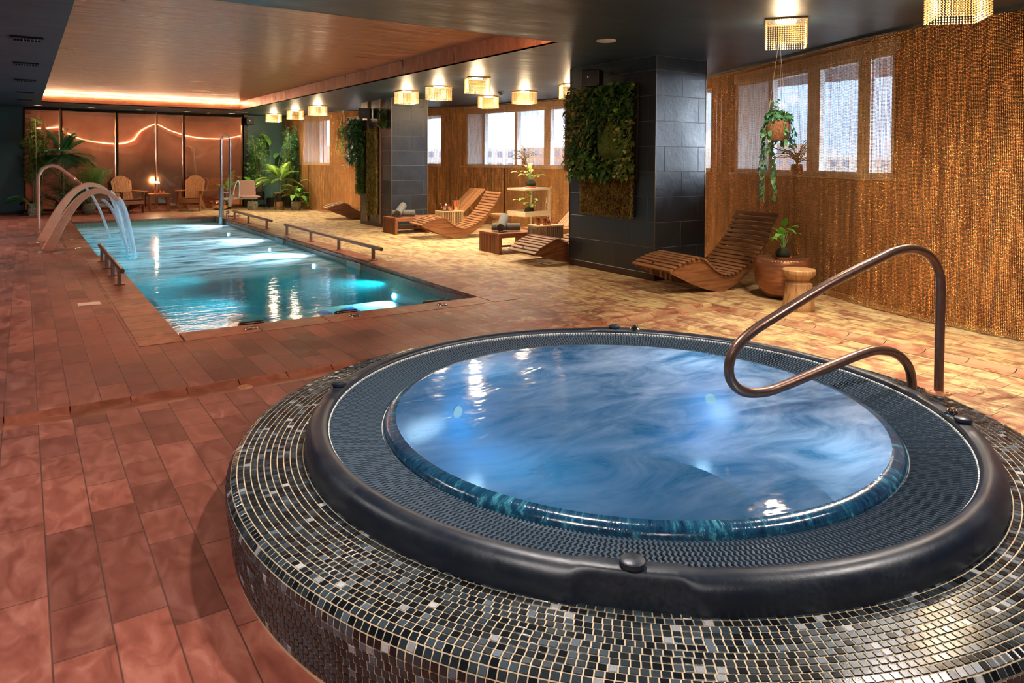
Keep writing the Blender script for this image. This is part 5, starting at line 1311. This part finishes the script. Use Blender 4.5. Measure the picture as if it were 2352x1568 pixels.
def ivy_leaf(m, p, d, nrm, s):
    d = Vector(d).normalized(); n_ = Vector(nrm); x = d.cross(n_).normalized(); n_ = x.cross(d)
    pts_ = [(0, 0), (-.38, .02), (-.55, .38), (-.28, .42), (-.30, .72), (0, 1.05), (.30, .72), (.28, .42), (.55, .38), (.38, .02)]
    vs = [Vector(p) + (x * a + d * b) * s + n_ * (.10 * s * abs(a)) for a, b in pts_] + [Vector(p) + d * .45 * s]
    m.add(vs, [(10, i + 1, i) for i in range(9)] + [(10, 0, 9)], False)
def hanging(loc, zt, rp, label, seed, mats, nv=16, drop=.75):
    o = plant('hanging_ivy', loc, label, 'hanging plant', 'ivy baskets hung from the ceiling'); r = random.Random(seed)
    MB().lathe([(0, -.10), (rp * .75, -.10), (rp * .98, -.04), (rp, .05), (rp * .9, .11), (rp * .8, .11), (0, .08)], 30).build('coir_basket', plain('coconut_fibre', (.20, .085, .04), .9, nz=.6, nscale=70, bumps=.9), o)
    for k in range(3):
        a = k * 2.1 + .3; MB().tube([(rp * .9 * math.cos(a), rp * .9 * math.sin(a), .09), (0, 0, zt)], .0018, 4).build('cord', plain('pale_cord', (.6, .58, .52), .6), o)
    MB().lathe([(0, zt), (.015, zt), (.015, zt - .01), (0, zt - .012)], 10).build('ceiling_hook', M['steel'], o)
    v = MB(); f = MB()
    for k in range(nv):
        a = r.random() * 2 * PI; L_ = drop * (.15 + .85 * r.random()) if math.cos(a - 2.6) > .0 else drop * .3 * r.random(); rr_ = rp * (.9 + .25 * r.random())
        P = [Vector((0, 0, .09)), Vector((rr_ * .7 * math.cos(a), rr_ * .7 * math.sin(a), .15 + .06 * r.random())), Vector((rr_ * 1.15 * math.cos(a), rr_ * 1.15 * math.sin(a), .04))]
        z = .04
        while z > .04 - L_: z -= .05; P.append(Vector((P[-1].x + r.uniform(-.012, .012), P[-1].y + r.uniform(-.012, .012), z)))
        v.tube(P, .0022, 4, False)
        for i in range(1, len(P)):
            for j in range(2):
                q = P[i - 1].lerp(P[i], r.random()); out = Vector((q.x, q.y, 0)).normalized() if q.length > .01 else Vector((1, 0, 0))
                ivy_leaf(f, q + out * .01, Vector((r.uniform(-.6, .6), r.uniform(-.6, .6), -.9)) + out * .3, out + Vector((r.uniform(-.5, .5), r.uniform(-.5, .5), .5)), .032 + .028 * r.random())
    for k in range(nv * 5):
        d = rdir(r, 10, 80); q = Vector((d.x * rp * 1.1, d.y * rp * 1.1, .10 + d.z * .10)); ivy_leaf(f, q, rdir(r, -30, 60), d, .035 + .03 * r.random())
    for k in range(2):
        a = 1.2 + k * 2.5; P = [Vector((0, 0, .1)), Vector((.06 * math.cos(a), .06 * math.sin(a), .22)), Vector((.10 * math.cos(a), .10 * math.sin(a), .32))]; v.tube(P, .002, 4, False)
        for i in range(6): ivy_leaf(f, P[1].lerp(P[2], i / 5), rdir(r, -20, 60), Vector((0, -1, .3)), .035)
    v.build('vines', M['stem'], o); f.build('leaves', mats, o); return o
hanging((6.60, 4.70, 1.82), CZ - 1.82, .125, 'ivy trailing from a brown coir basket hung beneath the nearest bead lamp', 41, M['lf_blue'])
hanging((7.05, 18.35, 2.12), CZ - 2.12, .13, 'pale trailing ivy basket hung beside the leafy edge of the farther pillar', 43, M['lf_yel'], 14, .55)

def kokedama(loc, label, seed, mat, s=1.0, saucer=True):
    o = plant('moss_ball_plant', loc, label, 'plant', 'small pothos plants on furniture'); r = random.Random(seed); o.scale = (s, s, s)
    if saucer: MB().lathe([(0, 0), (.07, 0), (.078, .022), (.072, .022), (.066, .006), (0, .005)], 28).build('saucer', M['terra_pot'], o)
    MB().lathe([(0, .006), (.045, .008), (.068, .035), (.072, .06), (.055, .092), (.02, .108), (0, .11)], 22).build('moss_ball', plain('black_moss_ball', (.015, .016, .008), .95, nz=.6, nscale=80, bumps=1.), o)
    f = MB(); s_ = MB()
    for k in range(15):
        d = rdir(r, 15, 88); L_ = .07 + .16 * r.random(); p0 = Vector((d.x * .02, d.y * .02, .10)); p1 = p0 + d * L_; s_.tube([p0, p0.lerp(p1, .5) + Vector((0, 0, .02)), p1], .0022, 4, False)
        blade(f, p1, Vector((d.x, d.y, -.1 + .5 * r.random())), .085 + .03 * r.random(), .062, curl=.7, fold=.25, n=5)
    s_.build('stems', M['stem'], o); f.build('leaves', mat, o); return o
kokedama((6.86, 4.80, .437), 'small bright pothos in a dark moss ball on the copper bowl table', 51, M['lf_bright'], 1.15)
kokedama((8.28, 11.50, .951), 'pale variegated pothos in a dark moss ball on top of the pale shelf stand', 53, M['lf_var'], 1.5)
kokedama((8.25, 11.50, .421), 'pothos in a dark moss ball on the lower shelf of the pale stand', 57, M['lf_yel'], 1.4)
for y, lb, sd_, sc_ in ((13.25, 'dark potted shrub on the sill of the middle window, seen through the chains', 61, 1.0), (5.45, 'dark spreading plant on the sill of the large right window, seen through the chains', 63, 1.0)):
    broad((XC(y) + .215, y, WZ0), 26, .11, .05, lb, sd_, M['lf_dark'], 'pot_black', .075, .13, stem=.24, el=(10, 80), name='window_sill_plant', top=.10)

# living wall panels
def leafy_panel(mb_list, r, x0, y0, y1, z0, z1, nrm=-1, zones=None, dens=1500, out=.13, hole=()):
    n = int((y1 - y0) * (z1 - z0) * dens)
    for k in range(n):
        y = r.uniform(y0, y1); z = r.uniform(z0, z1)
        if any(((y - a_) / (s_ * 1.0)) ** 2 + ((z - b_) / (s_ * 1.2)) ** 2 < 1 for a_, b_, s_ in hole) and r.random() < .93: continue
        dpt = r.random() ** 1.3 * out; i = zones(((y - y0) / (y1 - y0)), (z - z0) / (z1 - z0), r)
        mb, L_, w_, kind = mb_list[i]; p = Vector((x0 + nrm * dpt, y, z)); d = Vector((nrm * (.4 + .7 * r.random()), r.uniform(-1, 1), r.uniform(-1, .8)))
        if kind == 'ivy': ivy_leaf(mb, p, Vector((nrm * .3, r.uniform(-.8, .8), r.uniform(-1, .4))), Vector((nrm, r.uniform(-.6, .6), r.uniform(-.2, .8))), L_ * (.7 + .6 * r.random()))
        elif False: pass
        else: blade(mb, p, d, L_ * (.6 + .7 * r.random()), w_, curl=.8, fold=.3, n=4 if kind == 'b' else 3)
def moss(mb, r, x0, y0, y1, z0, z1, dens=14000, L_=.03, w_=.006, out=.04):
    for k in range(int((y1 - y0) * (z1 - z0) * dens)):
        y = r.uniform(y0, y1); z = r.uniform(z0, z1); p = Vector((x0 - r.random() * out, y, z)); blade(mb, p, Vector((-.6 * r.random(), r.uniform(-1, 1), r.uniform(-1.4, .6))), L_ * (.6 + .9 * r.random()), w_, curl=1.2, n=3)
lw = empty('living_wall', (6.5, 7.25, 1.25)); tag(lw, 'large leafy green plant panel hung on the nearer slate pillar', 'living wall'); r = random.Random(77)
off = Vector((6.5, 7.25, 1.25))
zn = {}
names = [('ivy_leaves', M['lf_olive'], .055, .05, 'ivy'), ('variegated_leaves', M['lf_var'], .085, .055, 'b'), ('dark_leaves', M['lf_dark'], .13, .05, 'b'), ('bright_leaves', M['lf_mid'], .10, .06, 'b'), ('grass_blades', M['lf_yel'], .26, .013, 'g'), ('dry_leaves', M['lf_brown'], .09, .045, 'b'), ('green_ivy', M['lf_bright'], .06, .05, 'ivy')]
ml = [(MB(), a[2], a[3], a[4]) for a in names]
def zones(u, v, r):
    # u: 0 = near (right in the picture) .. 1 = far (left); v: height
    q = r.random()
    if u > .72 and v > .35: return 5 if q < .28 else (2 if q < .55 else 0)
    if v > .62 and u < .6: return 3 if q < .45 else (6 if q < .6 else (2 if q < .85 else 0))
    if .4 < v <= .8 and .45 < u <= .85: return 4 if q < .22 else (2 if q < .6 else 5 if q < .7 else 0)
    if u < .25: return 0 if q < .55 else (1 if q < .75 else 3)
    if v < .3: return 6 if q < .22 else (3 if q < .5 else (0 if q < .75 else 2))
    if u > .75 and v < .4: return 6 if q < .4 else (2 if q < .75 else 3)
    return 0 if q < .3 else (2 if q < .6 else (5 if q < .7 else 3))
for mb_ in ml: mb_[0].M = Matrix.Translation(-off)
leafy_panel(ml, r, 6.46, 6.68, 7.90, 1.28, 2.50, -1, zones, 1700, .15, ((7.20, 1.72, .17), (7.10, 1.88, .13), (7.02, 1.66, .13)))
for (nm, mt, *_), mb_ in zip(names, ml): mb_[0].build(nm, mt, lw)
MB().box(-.035, -.013, -.58, .63, .0, 1.24).build('backing_board', M['soil'], lw)
g2 = MB(); g2.M = Matrix.Translation(-off)
for (yy, zz, s_) in ((7.20, 1.72, .17), (7.10, 1.88, .13), (7.02, 1.66, .13), (7.28, 1.90, .10)):
    NN = 16; vs = []
    for i in range(NN + 1):
        for j in range(NN):
            th = PI / 2 * i / NN; ph = 2 * PI * j / NN; rr_ = s_ * (1 + .08 * math.sin(3 * ph + i)); vs.append((6.45 - rr_ * .62 * math.cos(th), yy + rr_ * math.sin(th) * math.cos(ph), zz + rr_ * 1.25 * math.sin(th) * math.sin(ph)))
    g2.add(vs, [(i * NN + j, i * NN + (j + 1) % NN, (i + 1) * NN + (j + 1) % NN, (i + 1) * NN + j) for i in range(NN) for j in range(NN)], True)
fix(g2.build('moss_cushion', plain('cushion_moss', (.09, .14, .02), .95, nz=.5, nscale=40, bumps=1.), lw))
def moss_panel(y0, y1, z0, z1, label, mat, seed, x0=6.488, th=.03, dens=13000, **kw):
    o = empty('framed_moss', (x0, (y0 + y1) / 2, z0)); tag(o, label, 'moss panel', 'moss panels on the pillars'); m = MB(); m.M = Matrix.Translation(-Vector((x0, (y0 + y1) / 2, z0)))
    moss(m, random.Random(seed), x0 - th, y0, y1, z0, z1, dens, **kw); m.build('moss', mat, o)
    MB().box(-th, -.001, y0 - (y0 + y1) / 2 + .005, y1 - (y0 + y1) / 2 - .005, .005, z1 - z0 - .005).build('backing_board', M['soil'], o)
moss_panel(6.72, 7.76, .77, 1.30, 'tan and olive moss panel below the big leafy panel on the nearer pillar', M['moss_tan'], 81, dens=17000)
moss_panel(7.90, 8.10, 1.36, 2.44, 'narrow upright tan moss strip along the left edge of the nearer pillar', M['moss_tan'], 83, x0=6.487, th=.06, dens=17000)
moss_panel(14.72, 15.28, .27, 2.20, 'tall olive moss strip between copper bars on the farther pillar', M['moss_tan'], 85, dens=9000, L_=.05, w_=.009)
mp = empty('moss_clump', (6.46, 14.40, 2.18)); tag(mp, 'bushy dark green moss clump high on the farther pillar', 'moss clump'); m = MB(); r = random.Random(5)
for k in range(2600):
    d = rdir(r, -90, 90); q = Vector((-abs(d.x) * .13, d.y * .15, .19 + d.z * .19)); blade(m, q, d, .03, .012, n=3)
m.build('moss', M['moss_green'], mp); MB().box(-.03, .025, -.11, .11, .03, .34).build('backing_board', M['soil'], mp)
lw2 = empty('living_wall', (6.4, 15.62, .68)); tag(lw2, 'tall leafy green strip bulging from the left edge of the farther pillar', 'living wall'); r = random.Random(99); off2 = Vector((6.4, 15.62, .68))
nm2 = [('ivy_leaves', M['lf_blue'], .07, .05, 'ivy'), ('dark_leaves', M['lf_dark'], .16, .04, 'b'), ('grass_blades', M['lf_olive'], .24, .016, 'g'), ('fern_leaves', M['lf_mid'], .12, .04, 'b')]
ml2 = [(MB(), a[2], a[3], a[4]) for a in nm2]
for mb_ in ml2: mb_[0].M = Matrix.Translation(-off2)
leafy_panel(ml2, r, 6.45, 15.40, 15.92, 1.38, 2.42, -1, lambda u, v, r: r.choice((0, 0, 1, 2, 3)), 2600, .26)
for (nm, mt, *_), mb_ in zip(nm2, ml2): mb_[0].build(nm, mt, lw2)
m = MB(); m.M = Matrix.Translation(-off2); r = random.Random(9)
for k in range(3600):
    y = r.uniform(15.38, 15.86); z = r.uniform(.70, 1.42); blade(m, Vector((6.47 - .10 * r.random(), y, z)), rdir(r, -90, 60), .035, .014, n=3)
m.build('moss', M['moss_green'], lw2); MB().box(.02, .085, -.20, .18, .04, 1.7).build('backing_board', M['soil'], lw2)
for y in (15.36, 14.66): tag(MB().box(-.03, 0, -.02, .02, 0, CZ - .1).build('copper_bar', M['copper_edge'], loc=(6.499, y, .09)), 'upright copper bar on the farther pillar %s the tall moss strip' % ('left of' if y > 15 else 'right of'), 'bar', 'copper bars framing the moss strip')

# ------------------------------------------------------------------ outside
t = bpy.data.worlds.new('world'); sc.world = t; t.use_nodes = True; nt = t.node_tree; nt.nodes.clear()
M.setdefault("dl_ring", None)
class WN(NT):
    def __init__(s): s.t = nt
W_ = WN(); out = W_.n('ShaderNodeOutputWorld'); bg = W_.n('ShaderNodeBackground')
gc = W_.n('ShaderNodeTexCoord').outputs['Generated']
cn = W_.noise(W_.map(gc, (1, 1, 2.6)), 3.2, 6, .6, .5)
W_.l(W_.mix(W_.lin(cn, .40, .56), (.30, .48, .80), (.95, .98, 1.0)), bg.inputs[0]); bg.inputs[1].default_value = 3.3
W_.l(bg.outputs[0], out.inputs[0])
M['facade'] = plain('pale_stone_facade', (.75, .68, .58), .8, nz=.1, nscale=.5)
M['facade2'] = plain('brick_facade', (.55, .38, .28), .8, nz=.15, nscale=.5)
M['facade_glass'] = plain('facade_windows', (.34, .36, .40), .3)
rb = random.Random(11)
for i in range(13):
    d = 78 + (i % 2) * 3; ang = math.radians(14 + i * 4.6); w_ = 2.9; h_ = 1.5 + d * (.004 + rb.random() * .022)
    bx_ = empty('building', (d * math.sin(ang), d * math.cos(ang), -12), -ang)
    tag(bx_, ['pale stone building', 'brick building', 'cream building'][i % 3] + ' far outside the windows, number of rows of dark windows', 'building', 'distant buildings seen through the bead curtains')
    bx_['label'] = 'distant pale or brick building standing outside beyond the bead curtains'
    MB().box(-w_, w_, -3, 3, 0, 12 + h_).build('wall', M['facade2'] if i % 4 == 1 else M['facade'], bx_)
    q = MB()
    for zz in range(4):
        for xx in range(5):
            q.box(-w_ + .5 + xx * 1.1, -w_ + 1.0 + xx * 1.1, -3.05, -3, 12 + h_ - .9 - zz * 1.2, 12 + h_ - .3 - zz * 1.2)
    q.build('windows', M['facade_glass'], bx_)
struct(MB().box(9, 260, -120, 200, -12.2, -12).build('trim_6', plain('street', (.3, .3, .3), .9)))

# ------------------------------------------------------------------ lamps of the place, with added fill
def spot(loc, e, color, size=1.9, blend=.6, soft=.08, aim=None):
    L = bpy.data.lights.new('downlight_beam', 'SPOT'); L.energy = e; L.color = color; L.spot_size = size; L.spot_blend = blend; L.shadow_soft_size = soft
    o = bpy.data.objects.new('downlight_beam', L); col.objects.link(o); o.location = loc
    if aim is not None: o.rotation_euler = (Vector(aim) - Vector(loc)).to_track_quat('-Z', 'Y').to_euler()
    return o
sc.view_settings.view_transform = 'Standard'; sc.view_settings.look = 'None'; sc.view_settings.gamma = 1
sc.view_settings.exposure = 1.0; sc.view_settings.use_curve_mapping = False
sc.cycles.max_bounces = 7; sc.cycles.diffuse_bounces = 3; sc.cycles.glossy_bounces = 4; sc.cycles.transparent_max_bounces = 16; sc.cycles.transmission_bounces = 4
sc.cycles.sample_clamp_indirect = 4; sc.cycles.sample_clamp_direct = 0; sc.cycles.caustics_reflective = False; sc.cycles.caustics_refractive = False
# unseen fill downlights added to brighten the deck; the tub one follows its shadow
WARM = (1., .74, .50)
UNSEEN_DL = [(1.95, 2.75, 60), (-.6, 1.0, 60), (-1.6, 4.6, 60), (.0, -1.4, 40), (-1.6, 9.0, 60), (-1.4, 14, 60), (-1.2, 19, 50), (3.4, .2, 60), (4.7, 2.4, 60)]
M['dl_ring'] = plain('white_metal_ring', (.7, .7, .7), .4); M['dl_glow'] = emitter('unseen_downlight_lens', (1., .85, .65), 6)
for (x, y, e) in UNSEEN_DL:
    o = empty('downlight', (x, y, CZ)); tag(o, 'round unseen ceiling downlight above the picture, in a set mostly added as fill', 'downlight', 'unseen downlights out of the frame, mostly added as fill')
    MB().lathe([(.06, -.004), (.05, -.012), (.045, -.002)], 20).build('ring', M['dl_ring'], o)
    MB().lathe([(0, -.003), (.046, -.003)], 20).build('lens', M['dl_glow'], o)
    spot((x, y, CZ - .03), e * 2.5, (1., .90, .84), 2.5, .9, .06)
for (x, y, rz, lb) in LAMPS:
    L = bpy.data.lights.new('bead_lamp_glow', 'POINT'); L.energy = 13; L.color = (1., .74, .44); L.shadow_soft_size = .09
    o = bpy.data.objects.new('bead_lamp_glow', L); col.objects.link(o); o.location = (x, y, CZ - .17)
    spot((x, y, CZ - .03), 170, (1., .82, .56), 2.3, .8, .07)
for x, y in ((.32, 21.75), (1.5, 21.95), (2.67, 22.0), (3.85, 22.0), (5.05, 22.0)): spot((x, y, CZ - .03), 30, (1., .78, .54), 2.0, .8, .05)
L = bpy.data.lights.new('lamp_head_glow', 'POINT'); L.energy = 9; L.color = (1., .66, .32); L.shadow_soft_size = .04
o = bpy.data.objects.new('lamp_head_glow', L); col.objects.link(o); o.location = (3.10, 22.34, .86)

L = bpy.data.lights.new('daylight', 'SUN'); L.energy = 12.0; L.color = (.80, .90, 1.); L.angle = math.radians(40)
o = bpy.data.objects.new('daylight', L); col.objects.link(o); o.rotation_euler = Vector((-.80, .52, -.30)).to_track_quat('-Z', 'Y').to_euler()
